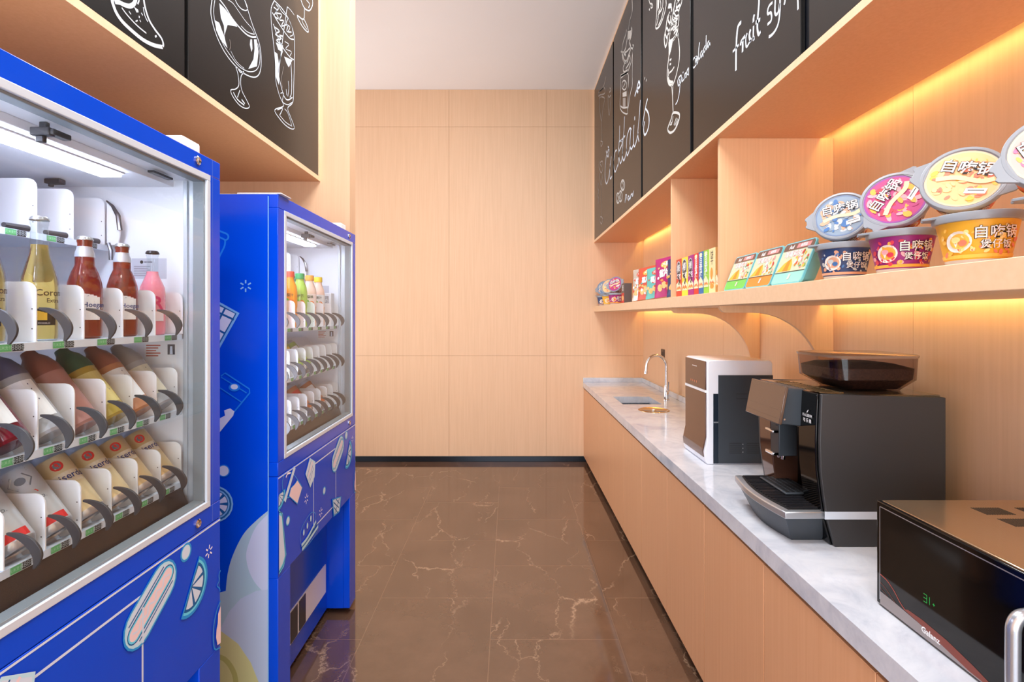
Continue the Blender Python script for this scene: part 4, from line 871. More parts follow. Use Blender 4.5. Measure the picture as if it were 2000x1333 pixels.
corona(0.92, 'yellow clear-glass beer bottle at the left edge of the photo, partly cut off')
corona(1.03, 'yellow clear-glass beer bottle standing right of the one at the photo edge')
hoe(1.140, 'brown beer bottle directly right of the yellow bottle, larger in view')
hoe(1.250, 'brown beer bottle between the other brown bottle and the pink one')
z = Z1+0.0008; y = 1.356; R_ = empty('cocktail_bottle', (BX, y, z), 'pink cocktail bottle with a black cap, rightmost on the upper shelf', 'bottle')
MB().lathe([(0.0, 0.0), (0.026, 0.0), (0.0285, 0.004), (0.029, 0.01), (0.029, 0.10), (0.027, 0.122), (0.019, 0.142), (0.0135, 0.156), (0.0128, 0.163)], (BX, y, z), 32).build('drink', PINKL, R_)
MB().lathe([(0.0128, 0.163), (0.0123, 0.20), (0.0140, 0.205), (0.0135, 0.212)], (BX, y, z), 24).build('neck', CLEARG, R_)
c = MB(); crown(c, BX, y, z+0.209, 0.0142, 0); c.build('cap', CAPK, R_)
F = cyl_map((BX, y, z), 0.0292, -0.85); l = MB()
for k in range(8): l.poly(F, [(-0.024+0.006*k, 0.035), (-0.018+0.006*k, 0.035), (-0.018+0.006*k, 0.060), (-0.024+0.006*k, 0.060)], 1, lift=0.0004)
l.text(F, 'R', 0.008, 0.080, 0.046, 0, off=0.03, lift=0.0006, sx=0.9); l.build('label', [mat('label_magenta', (205, 40, 100), 0.5), mat('label_pale', (235, 225, 232), 0.5)], R_, smooth=False)
# a dim back row bottle so the slim cap seen behind the last plate exists
z = Z1+0.0008; tag(MB().lathe([(0.0, 0), (0.0145, 0), (0.015, 0.003), (0.015, 0.085), (0.008, 0.098), (0.008, 0.11), (0.0, 0.11)], (-0.965, 1.396-0.018, z), 20).build('small_bottle', mat('plain_white_bottle', (214, 214, 220), 0.35)), 'small pale bottle tucked behind the last plate, right of the pink bottle', 'bottle')

# slanted bottles and cans: axis leans back at 52 degrees
TILT = math.radians(52)
def lean(y, z, X0=-0.893):
    """matrix: local z -> up and back (-X)"""
    Mr = Matrix.Rotation(-(math.pi/2-TILT), 3, 'Y')
    return Mr, Vector((X0, y, z))
def lean_thing(name, y, z, lab, cat, grp):
    R_ = empty(name, (0, 0, 0), lab, cat, grp); return R_
def place(R_, y, z, X0=-0.893):
    R_.rotation_euler = (0, -(math.pi/2-TILT), 0); R_.location = (X0, y, z)
BOTG = 'slanted bottles on the middle machine shelf'; CANG = 'slanted beer cans on the lowest machine shelf'
def slbottle(y, lab, body, top, label=None, lcol=None, neck=True):
    R_ = empty('slanted_bottle', (0, 0, 0), lab, 'bottle', BOTG)
    MB().lathe([(0.0, 0), (0.028, 0), (0.0325, 0.005), (0.033, 0.012), (0.033, 0.11), (0.0335, 0.13)], seg=28).build('body', body, R_)
    MB().lathe([(0.0335, 0.13), (0.032, 0.15), (0.025, 0.172), (0.015, 0.186), (0.0125, 0.198), (0.0, 0.199)], seg=28).build('shoulder', top, R_)
    if label:
        l = MB(); F = cyl_map((0, 0, 0), 0.0334, -0.55)
        for k in range(7): l.poly(F, [(-0.0245+0.007*k, 0.03), (-0.0175+0.007*k, 0.03), (-0.0175+0.007*k, 0.115), (-0.0245+0.007*k, 0.115)], 0, lift=0.0005)
        if lcol == 'mountain':
            l.poly(F, [(-0.020, 0.060), (-0.008, 0.082), (-0.002, 0.070), (0.006, 0.088), (0.020, 0.060)], 1, lift=0.001)
        else:
            for k in range(4): l.line(F, [(-0.015, 0.105-0.012*k), (0.012, 0.105-0.012*k)], 0.003, 1, smooth=False, lift=0.001)
        l.build('label', [label, mat('label_ink_navy', (40, 50, 90), 0.6)], R_, smooth=False)
    place(R_, y, Z2+0.0155); return R_
CLG = glassy('greyish_clear_bottle', (206, 208, 214), tr=0.4)
slbottle(0.936, 'slanted dark bottle with red base, leftmost on the middle shelf', glassy('deep_red_drink', (120, 24, 40), tr=0.3), mat('navy_sleeve', (84, 84, 104), 0.35), LBLW)
slbottle(1.018, 'slanted bottle with a dull purple shoulder and clear grey base', CLG, mat('dull_purple', (92, 88, 108), 0.3), LBLW)
slbottle(1.100, 'slanted red-brown bottle left of the green-collared one', glassy('rosy_drink', (196, 140, 130), tr=0.3), mat('redbrown_sleeve', (134, 78, 66), 0.3))
slbottle(1.182, 'slanted golden bottle with dark green collar and mountain label', glassy('gold_whisky', (196, 168, 70), tr=0.3), mat('dark_green_collar', (44, 84, 62), 0.35), mat('label_gold', (206, 190, 120), 0.5), 'mountain')
slbottle(1.264, 'slanted brown bottle with orange base, right of the golden one', glassy('orange_drink', (214, 148, 108), tr=0.3), mat('brown_sleeve', (140, 84, 70), 0.3), LBLW)
slbottle(1.346, 'slanted grey clear bottle, rightmost on the middle shelf', CLG, mat('grey_shoulder', (150, 146, 144), 0.3), mat('label_ivory', (216, 214, 196), 0.5))
def can(y, lab, col, kind):
    R_ = empty('beer_can', (0, 0, 0), lab, 'can', CANG)
    MB().lathe([(0.0, 0.006), (0.024, 0.004), (0.026, 0), (0.028, 0.002), (0.033, 0.014), (0.033, 0.146), (0.028, 0.160), (0.0275, 0.163), (0.026, 0.1625), (0.025, 0.159), (0.0, 0.159)], seg=32, ms=[1, 1, 1, 1, 0, 1, 1, 1, 1, 1]).build('body', [col, ALU], R_)
    l = MB(); F = cyl_map((0, 0, 0), 0.0331, -0.75)
    if kind == 'gold':
        for k in range(10): l.poly(F, [(-0.035+0.007*k, 0.078), (-0.028+0.007*k, 0.078), (-0.028+0.007*k, 0.106), (-0.035+0.007*k, 0.106)], 3, lift=0.0003)
        l.text(F, 'Kaiserdom', 0.016, 0.094, 0.0205, 0, off=0.012, lift=0.0006)
        l.disc(F, 0.004, 0.124, 0.0115, 0.0115, 1, n=14, lift=0.0005); l.disc(F, 0.004, 0.124, 0.007, 0.007, 2, n=12, lift=0.0007); l.disc(F, 0.004, 0.126, 0.003, 0.004, 1, n=8, lift=0.0009)
    else:
        for k in range(9): l.poly(F, [(-0.0315+0.007*k, 0.016), (-0.0245+0.007*k, 0.016), (-0.0245+0.007*k, 0.032), (-0.0315+0.007*k, 0.032)], 1, lift=0.0004)
        l.disc(F, 0, 0.118, 0.021, 0.017, 2, n=6, lift=0.0004); l.disc(F, 0, 0.118, 0.018, 0.014, 4, n=6, lift=0.0006); l.disc(F, 0, 0.118, 0.009, 0.008, 2, n=10, lift=0.0008)
        l.poly(F, [(-0.015, 0.088), (-0.010, 0.094), (0.012, 0.092), (0.015, 0.086)], 1, lift=0.0006)
        for k in range(3): l.line(F, [(-0.02, 0.145-0.005*k), (0.02, 0.145-0.005*k)], 0.0008, 2, smooth=False, lift=0.0004)
        l.text(F, 'co.', 0.014, 0.074, 0.014, 2, lift=0.0006)
    l.build('label', [LBLN, mat('can_red', (206, 44, 44), 0.35), mat('can_grey_ink', (110, 120, 134), 0.5), mat('can_cream', (224, 216, 196), 0.4), mat('can_silver_print', (190, 198, 206), 0.35)], R_, smooth=False)
    place(R_, y, Z3+0.0155); return R_
SILV = mat('can_silver', (206, 212, 218), 0.28, 0.3); GOLDC = mat('can_gold', (222, 206, 164), 0.3, 0.25); GOLDD = mat('can_gold_brown', (208, 184, 140), 0.3, 0.25)
can(0.951, 'silver beer can with a red band at the left photo edge on the lowest shelf', SILV, 's')
can(1.033, 'silver beer can with a hexagon crest left of the gold cans', SILV, 's')
can(1.114, 'gold beer can directly right of the silver cans', GOLDC, 'gold')
can(1.196, 'gold beer can second from the silver cans', GOLDC, 'gold')
can(1.278, 'gold beer can third from the silver cans', GOLDD, 'gold')
can(1.360, 'gold beer can at the right end of the lowest shelf', GOLDD, 'gold')

# machine 2 contents
def juice(y, lab, liquid, capc, lblc, txt):
    z = Z1+0.0008; R_ = empty('juice_bottle', (BX, y, z), lab, 'bottle', 'juice bottles in the farther vending machine')
    MB().lathe([(0.0, 0), (0.027, 0), (0.031, 0.006), (0.031, 0.06), (0.0285, 0.075), (0.031, 0.09), (0.031, 0.15), (0.028, 0.175), (0.018, 0.20), (0.0165, 0.212)], (BX, y, z), 24).build('body', liquid, R_)
    MB().lathe([(0.0195, 0.212), (0.0195, 0.232), (0.018, 0.236), (0.0, 0.236)], (BX, y, z), 24).build('cap', capc, R_)
    F = cyl_map((BX, y, z), 0.0313, -1.1); l = MB()
    for k in range(10): l.poly(F, [(-0.035+0.007*k, 0.092), (-0.028+0.007*k, 0.092), (-0.028+0.007*k, 0.15), (-0.035+0.007*k, 0.15)], 0, lift=0.0003)
    l.disc(F, 0.006, 0.106, 0.012, 0.012, 1, n=12, lift=0.0006); l.disc(F, -0.012, 0.112, 0.008, 0.011, 2, n=10, lift=0.0008)
    l.text(F, txt, 0.0, 0.135, 0.014, 3, off=0.02, lift=0.0008); l.build('label', [lblc, mat('orange_ink', (240, 130, 60), 0.5), mat('leaf_ink', (120, 190, 70), 0.5), mat('dark_leaf_ink', (60, 80, 60), 0.5)], R_, smooth=False)
ORL = mat('orange_juice', (250, 160, 50), 0.2, coat=0.3); GRL = mat('green_juice', (176, 214, 96), 0.2, coat=0.3); WHL = mat('peach_drink', (248, 214, 196), 0.2, coat=0.3)
REDC = mat('cap_red', (226, 88, 62), 0.4); GRC = mat('cap_green', (64, 168, 100), 0.4); ORC = mat('cap_orange', (246, 166, 70), 0.4); YEC = mat('cap_yellow', (250, 212, 60), 0.4)
juice(2.092, 'orange juice bottle at the near window edge of the farther machine', ORL, REDC, mat('lbl_rust', (214, 92, 60), 0.5), '橙汁')
juice(2.201, 'orange juice bottle with a red cap in the farther machine', ORL, REDC, ORL, '橙汁')
juice(2.310, 'green juice bottle with a green cap in the farther machine', GRL, GRC, GRL, '绿茶')
juice(2.421, 'peach drink bottle with an orange cap in the farther machine', WHL, ORC, mat('lbl_peach', (250, 228, 224), 0.5), '蜜桃')
juice(2.530, 'white-labelled drink bottle with a yellow cap in the farther machine', WHL, YEC, LBLW, '果汁')
b = empty('drink_carton', (BX, 2.655, Z1), 'slim white drink carton at the far end of the farther machine shelf', 'carton')
MB().box(BX-0.028, BX+0.028, 2.632, 2.680, Z1+0.0008, Z1+0.165).build('box', LBLW, b, bevel=0.002)
l = MB(); Fk = lambda u, v, l_=0: Vector((u, 2.632-l_, v)); l.poly(Fk, [(BX-0.01, Z1+0.09), (BX+0.016, Z1+0.09), (BX+0.016, Z1+0.15), (BX-0.01, Z1+0.15)], 0); l.text(Fk, '奶', BX+0.003, Z1+0.125, 0.022, 1); l.build('printed_panel', [mat('carton_grey', (150, 150, 152), 0.5), LBLW], b, smooth=False)
GG = 'slanted drinks in the farther machine'
def slcan2(y, zf, lab, c1, c2):
    R_ = empty('drink_can', (0, 0, 0), lab, 'can', GG)
    MB().lathe([(0.0, 0.004), (0.026, 0), (0.032, 0.012), (0.032, 0.13), (0.027, 0.145), (0.0, 0.144)], seg=24, ms=[1, 1, 0, 1, 1]).build('body', [c1, ALU], R_)
    l = MB(); F = cyl_map((0, 0, 0), 0.0321, -0.8)
    for k in range(6): l.poly(F, [(-0.021+0.007*k, 0.05), (-0.014+0.007*k, 0.05), (-0.014+0.007*k, 0.11), (-0.021+0.007*k, 0.11)], 0, lift=0.0004)
    l.build('label', c2, R_, smooth=False); place(R_, y, zf+0.0155)
PGR = mat('pale_green_can', (150, 178, 96), 0.35, 0.2); PCU = mat('copper_can', (184, 112, 76), 0.3, 0.5)
slcan2(2.219, Z2, 'pale green can on the middle shelf at the near window edge of the farther machine', PGR, LBLY)
slcan2(2.301, Z2, 'pale green can on the middle shelf, second from the farther machine window edge', PGR, LBLW)
slcan2(2.317, Z3, 'copper brown can on the lowest shelf at the near window edge of the farther machine', PCU, REDI)
slcan2(2.481, Z3, 'copper brown can on the lowest shelf in the middle of the farther machine', PCU, LBLW)

# ------------------------------------------------------------------ water dispenser on the worktop
T1 = TOP+0.0005
WD = empty('water_dispenser', (1.06, 2.56, T1), 'white countertop water dispenser with a brown mirror front and grey side', 'water dispenser')
y0, y1 = 2.410, 2.712; z1 = 1.306
# white shell profile in X-Z, bulging foot at the front
pf = [(0.912, T1), (0.905, T1+0.012), (0.900, T1+0.055), (0.914, T1+0.12), (0.914, z1-0.014), (0.918, z1-0.004), (0.928, z1), (1.195, z1), (1.208, z1-0.004), (1.213, z1-0.016), (1.213, T1)]
MB().prism(pf, 'y', y0, y1).build('housing', mat('dispenser_white', (236, 238, 246), 0.28, 0, 0.5, 0.3), WD, bevel=0.003)
MIR = mat('brown_mirror_glass', (92, 62, 50), 0.07, 0.35, 0.6, 0.5)
fy0, fy1 = y0+0.016, y1-0.010; SK = 0.003
up = MB().box(0.909, 0.914, fy0, fy1, 1.166, z1-0.006).build('upper_front_panel', MIR, WD, bevel=0.002)
pf2 = [(0.909, 1.154), (0.909, T1+0.122), (0.896, T1+0.060), (0.899, T1+0.030), (0.904, T1+0.030), (0.901, T1+0.060), (0.914, T1+0.122), (0.914, 1.154)]
MB().prism(pf2, 'y', fy0, fy1).build('lower_front_panel', MIR, WD, bevel=0.0015)
MB().box(0.9075, 0.914, fy0, fy1, 1.1545, 1.1655).build('divider_trim', PLATE, WD)
t = MB(); Ff = lambda u, v, l=0: Vector((0.909-l, 5.122-u, v))
t.line(Ff, [(5.122-2.60, 1.268), (5.122-2.535, 1.268)], 0.005, 0, smooth=False)
for k in range(4): t.disc(Ff, 5.122-2.618+0.027*k, 1.193, 0.005, 0.006, 1, n=10)
t.build('touch_icons', [mat('icon_pale', (206, 190, 180), 0.5), mat('icon_orange', (214, 130, 90), 0.5)], up, smooth=False)
MB().box(0.962, 1.2135, y0-0.004, y0, T1+0.004, 1.238).build('side_panel', GREY, WD, bevel=0.0015)
sp = MB(); Fs = lambda u, v, l=0: Vector((u, y0-0.0043-l, v))
def rr(b, x0, x1, z0, z1_, m): b.line(Fs, [(x0, z0), (x1, z0), (x1, z1_), (x0, z1_)], 0.0016, m, smooth=False, closed=True, lift=0.0003)
rr(sp, 1.045, 1.13, 1.130, 1.152, 0)
for k in range(3):
    rr(sp, 1.012, 1.068, 0.880+0.018*k, 0.889+0.018*k, 0); rr(sp, 1.092, 1.150, 0.880+0.018*k, 0.889+0.018*k, 0)
    sp.disc(Fs, 1.074, 0.884+0.018*k, 0.0025, 0.0025, 1, n=10)
sp.build('vent_slots', [BLACKM, ALU], WD, smooth=False)
MB().box(0.9395, 0.9615, y0-0.003, y0, T1+0.004, 1.152).build('side_channel', mat('channel_navy', (28, 38, 50), 0.3), WD)
MB().box(0.940, 0.961, y0-0.005, y0-0.003, 1.018, 1.024).build('channel_clip', ALU, WD)

# ------------------------------------------------------------------ coffee machine
CM = empty('coffee_machine', (1.1, 1.74, T1), 'large dark grey bean-to-cup coffee machine with tilted screen on the worktop', 'coffee machine')
cy0, cy1 = 1.547, 1.930
edge = [(0.924, 1.279), (0.921, 1.22), (0.9185, 1.14), (0.921, 1.05), (0.930, 0.975), (0.942, 0.90), (0.963, T1)]   # front outline, X by Z
def side(y0_, y1_, nm):
    pts = list(edge)+[(1.292, T1), (1.292, 1.268), (1.28, 1.2705)]
    MB().prism(pts, 'y', y0_, y1_).build(nm, GREYD, CM, bevel=0.0025)
side(cy0, cy0+0.012, 'side_panel'); side(cy1-0.012, cy1, 'side_panel')
body = MB(); bt = [(1.02, 1.274), (1.02, T1), (1.288, T1), (1.288, 1.266)]
body.prism(bt, 'y', cy0+0.012, cy1-0.012).build('body', BLACKM, CM)
# glossy towers either side of the brewing recess
ed2 = [(x-0.006, z) for x, z in edge]
tw_pts = ed2+[(1.02, T1), (1.02, 1.274)]
ntw = MB().prism(tw_pts, 'y', cy0+0.0125, 1.652).build('front_tower', BLACKG, CM, bevel=0.003)
MB().prism([(x+0.004, z) for x, z in ed2]+[(1.02, T1), (1.02, 1.274)], 'y', 1.835, cy1-0.0125).build('front_tower', MIR, CM, bevel=0.003)  # brown imitates the warm cabinets reflected in this glossy tower
Fl = lambda u, v, l=0: Vector((0.9135-l, 1.60-u, v))
lg = MB(); lg.text(Fl, 'KALERM', 0, 1.206, 0.0125, 0, off=0.02, sx=1.1, lift=0.0022); lg.text(Fl, '咖 乐 美', 0, 1.190, 0.0135, 0, off=0.02, sx=0.9, lift=0.0024)
lg.line(Fl, [(-0.002, 1.215), (0.006, 1.224)], 0.003, 0, smooth=False, lift=0.0022)
lg.build('lettering', WHITEI, ntw, smooth=False)
for yy in (cy0-0.0006,):
    MB().box(0.933, 1.292, yy, yy+0.0009, 0.908, 0.931).build('silver_band', ALUW, CM)
# head block and tilted touch screen
MB().prism([(0.862, 1.285), (0.845, 1.172), (0.915, 1.164), (0.93, 1.279)], 'y', 1.640, 1.850).build('head', GREY, CM, bevel=0.003)
MB().box(0.915, 1.02, 1.652, 1.835, 1.160, 1.276).build('head_block', GREY, CM)
sc_ = MB(); dx, dz = 0.8595-0.837, 1.290-1.173
nx_, nz_ = -dz, dx; ln = math.hypot(nx_, nz_); nx_ /= ln; nz_ /= ln; th = 0.010
sc_.prism([(0.837, 1.173), (0.8595, 1.290), (0.8595-nx_*th, 1.290-nz_*th), (0.837-nx_*th, 1.173-nz_*th)], 'y', 1.625, 1.855)
scr = sc_.build('touch_screen', mat('screen_brown_mirror', (96, 76, 64), 0.12, 0.3, 0.6, 0.5), CM, bevel=0.002)
Fq = lambda u, v, l=0: Vector((0.837+dx*v+nx_*l, 1.855-u, 1.173+dz*v+nz_*l))
q = MB(); q.line(Fq, [(0.012, 0.36), (0.218, 0.36)], 0.0012, 0, smooth=False); q.line(Fq, [(0.012, 0.14), (0.218, 0.14)], 0.0012, 0, smooth=False); q.build('screen_lines', HOOK, scr, smooth=False)
MB().lathe([(0.004, 0), (0.003, 0.002), (0, 0.002)], (0.862, 1.6397, 1.186), 12, M=Matrix.Rotation(math.radians(90), 3, 'X')).build('indicator', CHROME, CM)
# spout
MB().box(0.900, 1.02, 1.760, 1.800, 1.140, 1.162).box(0.903, 0.965, 1.752, 1.808, 1.040, 1.158).build('spout', GREY, CM, bevel=0.003)
for zz in (1.118, 1.043):
    MB().box(0.884, 0.903, 1.752, 1.808, zz, zz+0.009).tube([(0.888, 1.756, zz+0.004), (0.888, 1.804, zz+0.004)], 0.006, 10).build('spout_trim', CHROME, CM, bevel=0.0015)
MB().lathe([(0.006, -0.014), (0.008, 0)], (0.925, 1.767, 1.040), 14).lathe([(0.006, -0.014), (0.008, 0)], (0.925, 1.793, 1.040), 14).build('nozzle', CHROME, CM)
MB().box(1.012, 1.0198, 1.652, 1.835, T1+0.01, 1.160).build('recess_panel', BLACKG, CM)
# drip tray
N = 14
def rimf(i, ins=0.0):
    t_ = i/N; y = 1.556+ins+(1.918-1.556-2*ins)*t_
    return (0.821+ins+0.016*0-0.0*t_ - 0.022*math.sin(math.pi*t_)+0.006*t_, y)
def ring(z, ins, inx=0.0):
    f = [Vector((rimf(i, ins)[0]+inx, rimf(i, ins)[1], z)) for i in range(N+1)]
    return f+[Vector((0.955, f[-1].y, z)), Vector((0.955, f[0].y, z))]
b = MB(); b.loft([ring(T1, 0.040), ring(0.895, 0.010), ring(0.905, 0.006)]); b.build('drip_tray_base', GREY, CM, bevel=0.002)
b = MB(); b.loft([ring(0.9055, 0.0), ring(0.925, 0.0), ring(0.927, 0.004)]); b.build('drip_tray_rim', ALU, CM, bevel=0.002)
b = MB(); b.loft([ring(0.9272, 0.018), ring(0.9285, 0.018)]); tray = b.build('drip_grille', BLACKM, CM)
g = MB(); Fg = lambda u, v, l=0: Vector((u, v, 0.9285+l))
for k in range(22):
    y = 1.580+0.0148*k; t_ = (y-1.556)/0.362
    g.box(0.852-0.022*math.sin(math.pi*t_), 0.945, y, y+0.006, 0.9286, 0.9325)
g.build('grille_bar', mat('grille_black', (34, 34, 38), 0.3), tray)
b = MB(); b.box(0.890, 0.985, 1.685, 1.86, 0.9330, 0.9400).build('cup_stand', GREY, CM, bevel=0.003)
g = MB()
for i in range(5):
    for j in range(10): g.box(0.897+0.017*i, 0.909+0.017*i, 1.692+0.0165*j, 1.704+0.0165*j, 0.9400, 0.9408)
g.build('cup_stand_mesh', BLACKM, CM, smooth=False)
# top: cup warmer ribs
tp = MB().box(0.930, 1.285, cy0+0.0125, cy1-0.0125, 1.2662, 1.2752).build('top_cover', mat('top_satin', (120, 112, 100), 0.16, 0.6), CM, bevel=0.002)
g = MB()
for k in range(13): g.box(0.945, 1.00, cy0+0.04+0.023*k, cy0+0.050+0.023*k, 1.2753, 1.2785)
for k in range(5): g.box(1.005, 1.015, cy0+0.04+0.055*k, cy0+0.09+0.055*k, 1.2753, 1.2785)
g.build('warmer_ribs', mat('rib_satin', (150, 132, 100), 0.2, 0.8), tp, bevel=0.0008)
# bean hopper
def rrect(x0, x1, y0_, y1_, z, r, n=4):
    out = []
    for cx_, cy_, a0 in ((x1-r, y1_-r, 0), (x0+r, y1_-r, 90), (x0+r, y0_+r, 180), (x1-r, y0_+r, 270)):
        for k in range(n+1):
            a = math.radians(a0+90*k/n); out.append(Vector((cx_+r*math.cos(a), cy_+r*math.sin(a), z)))
    return out
hb = MB(); hb.loft([rrect(1.060, 1.235, 1.64, 1.80, 1.2757, 0.02), rrect(1.058, 1.237, 1.638, 1.802, 1.280, 0.02), rrect(1.002, 1.270, 1.60, 1.84, 1.312, 0.045), rrect(0.998, 1.272, 1.596, 1.844, 1.380, 0.045)], caps=False)
hb.build('bean_hopper', SMOKE, CM)
hl = MB(); hl.loft([rrect(0.996, 1.274, 1.594, 1.846, 1.3805, 0.047), rrect(0.994, 1.276, 1.592, 1.848, 1.388, 0.048), rrect(1.000, 1.270, 1.598, 1.842, 1.391, 0.045)]); hl.build('hopper_lid', mat('lid_smoke_black', (150, 122, 102), 0.12, 0, 0.6, 0.5), CM)
BEAN = grain('coffee_beans', (44, 28, 24), (86, 60, 50), (1, 1, 1), 0.5, nscale=190)
bn = MB(); bn.loft([rrect(1.064, 1.231, 1.644, 1.796, 1.280, 0.02), rrect(1.010, 1.262, 1.608, 1.832, 1.314, 0.04), rrect(1.006, 1.264, 1.604, 1.836, 1.347, 0.04), rrect(1.03, 1.22, 1.63, 1.80, 1.360, 0.04)])
o = bn.build('coffee_beans', BEAN, CM); o['kind'] = 'stuff'

# ------------------------------------------------------------------ microwave
MW = empty('microwave', (1.07, 1.015, T1), 'black glossy microwave with a silver handle in the lower right corner', 'microwave')
mx0, mx1, my0, my1, mz0, mz1 = 0.885, 1.262, 0.785, 1.245, 0.836, 1.073
MB().box(mx0, mx1, my0, my1, mz0, mz1).build('case', mat('microwave_gold_reflection', (196, 166, 132), 0.15, 0.85, 0.6, 0.3), MW, bevel=0.004)  # golden wall reflection is put into the case colour
for xx in (0.91, 1.235):
    for yy in (0.82, 1.21): MB().lathe([(0.012, 0), (0.014, mz0-T1)], (xx, yy, T1), 16).build('foot', BLACKM, MW)
MB().box(0.874, 0.8848, my0, my1, mz0-0.006, mz1).build('door', BLACKG, MW, bevel=0.003)
Fm = lambda u, v, l=0: Vector((0.874-l, my1-u, v))    # u from the far (left) edge
d = MB()
d.line(Fm, [(0.012, mz0+0.006), (0.012, mz1-0.012)], 0.0022, 0, smooth=False); d.line(Fm, [(0.012, mz1-0.012), (0.452, mz1-0.012)], 0.0022, 0, smooth=False)
d.build('door_trim_line', ALU, MW, smooth=False)
d = MB()
# silver wedge at the bottom and red swoosh
d.poly(Fm, [(0.013, mz0-0.004), (0.33, mz0-0.004), (0.27, mz0+0.0005), (0.20, mz0+0.008), (0.13, mz0+0.0185), (0.06, mz0+0.024), (0.013, mz0+0.026)], 0)
d.poly(Fm, [(0.085, mz0+0.024), (0.10, mz0+0.030), (0.14, mz0+0.031), (0.20, mz0+0.026), (0.26, mz0+0.015), (0.33, mz0-0.003), (0.25, mz0-0.001), (0.18, mz0+0.010), (0.13, mz0+0.019)], 1)
d.line(Fm, [(0.013, mz0+0.066), (0.035, mz0+0.062), (0.058, mz0+0.049), (0.075, mz0+0.034), (0.090, mz0+0.025)], 0.0018, 2)
d.line(Fm, [(0.013, mz0+0.047), (0.028, mz0+0.043), (0.045, mz0+0.034), (0.062, mz0+0.024)], 0.0016, 3)
d.line(Fm, [(0.013, mz0+0.035), (0.025, mz0+0.031), (0.038, mz0+0.026)], 0.0012, 3)
d.text(Fm, 'Galanz', 0.160, mz0+0.0115, 0.0175, 4, off=0.015)
d.build('front_print', [mat('mw_silver', (150, 142, 142), 0.35, 0.4), mat('mw_rust', (120, 52, 38), 0.35), mat('mw_red', (190, 82, 66), 0.4), mat('mw_brown', (110, 56, 42), 0.4), WHITEI], MW, smooth=False)
d = MB(); GL = mat('display_green', (20, 120, 50), 0.5, emit=(40, 170, 70), estr=0.35)
def seg(u, v, s): d.line(Fm, [(u, v), (u+s[0], v+s[1])], 0.0016, 0, smooth=False)
u0, v0 = 0.142, mz0+0.073
for dv in (0, 0.008, 0.016): seg(u0, v0+dv, (0.009, 0))
seg(u0+0.009, v0, (0, 0.016)); seg(u0+0.016, v0, (0, 0.016)); seg(u0+0.024, v0+0.006, (0.006, 0)); seg(u0+0.027, v0+0.003, (0, 0.006))
d.build('display', GL, MW, smooth=False)
hy = 0.872
hp = [(0.874, hy, 1.012), (0.853, hy, 1.009), (0.842, hy, 0.995), (0.840, hy, 0.97), (0.840, hy, 0.885), (0.842, hy, 0.865), (0.853, hy, 0.852), (0.874, hy, 0.850)]
MB().tube([tuple(p) for p in cr(hp, 4)], 0.0105, 16).build('handle', mat('satin_silver', (196, 202, 212), 0.25, 0.8), MW)
v = MB()
for bx, by in ((1.085, 1.150), (1.085, 1.085), (1.085, 1.020), (1.185, 1.150), (1.185, 1.085)):
    for k in range(12): v.box(bx-0.034+0.0055*k, bx-0.031+0.0055*k, by, by+0.042, mz1, mz1+0.0004)
v.build('top_vents', BLACKM, MW, smooth=False)

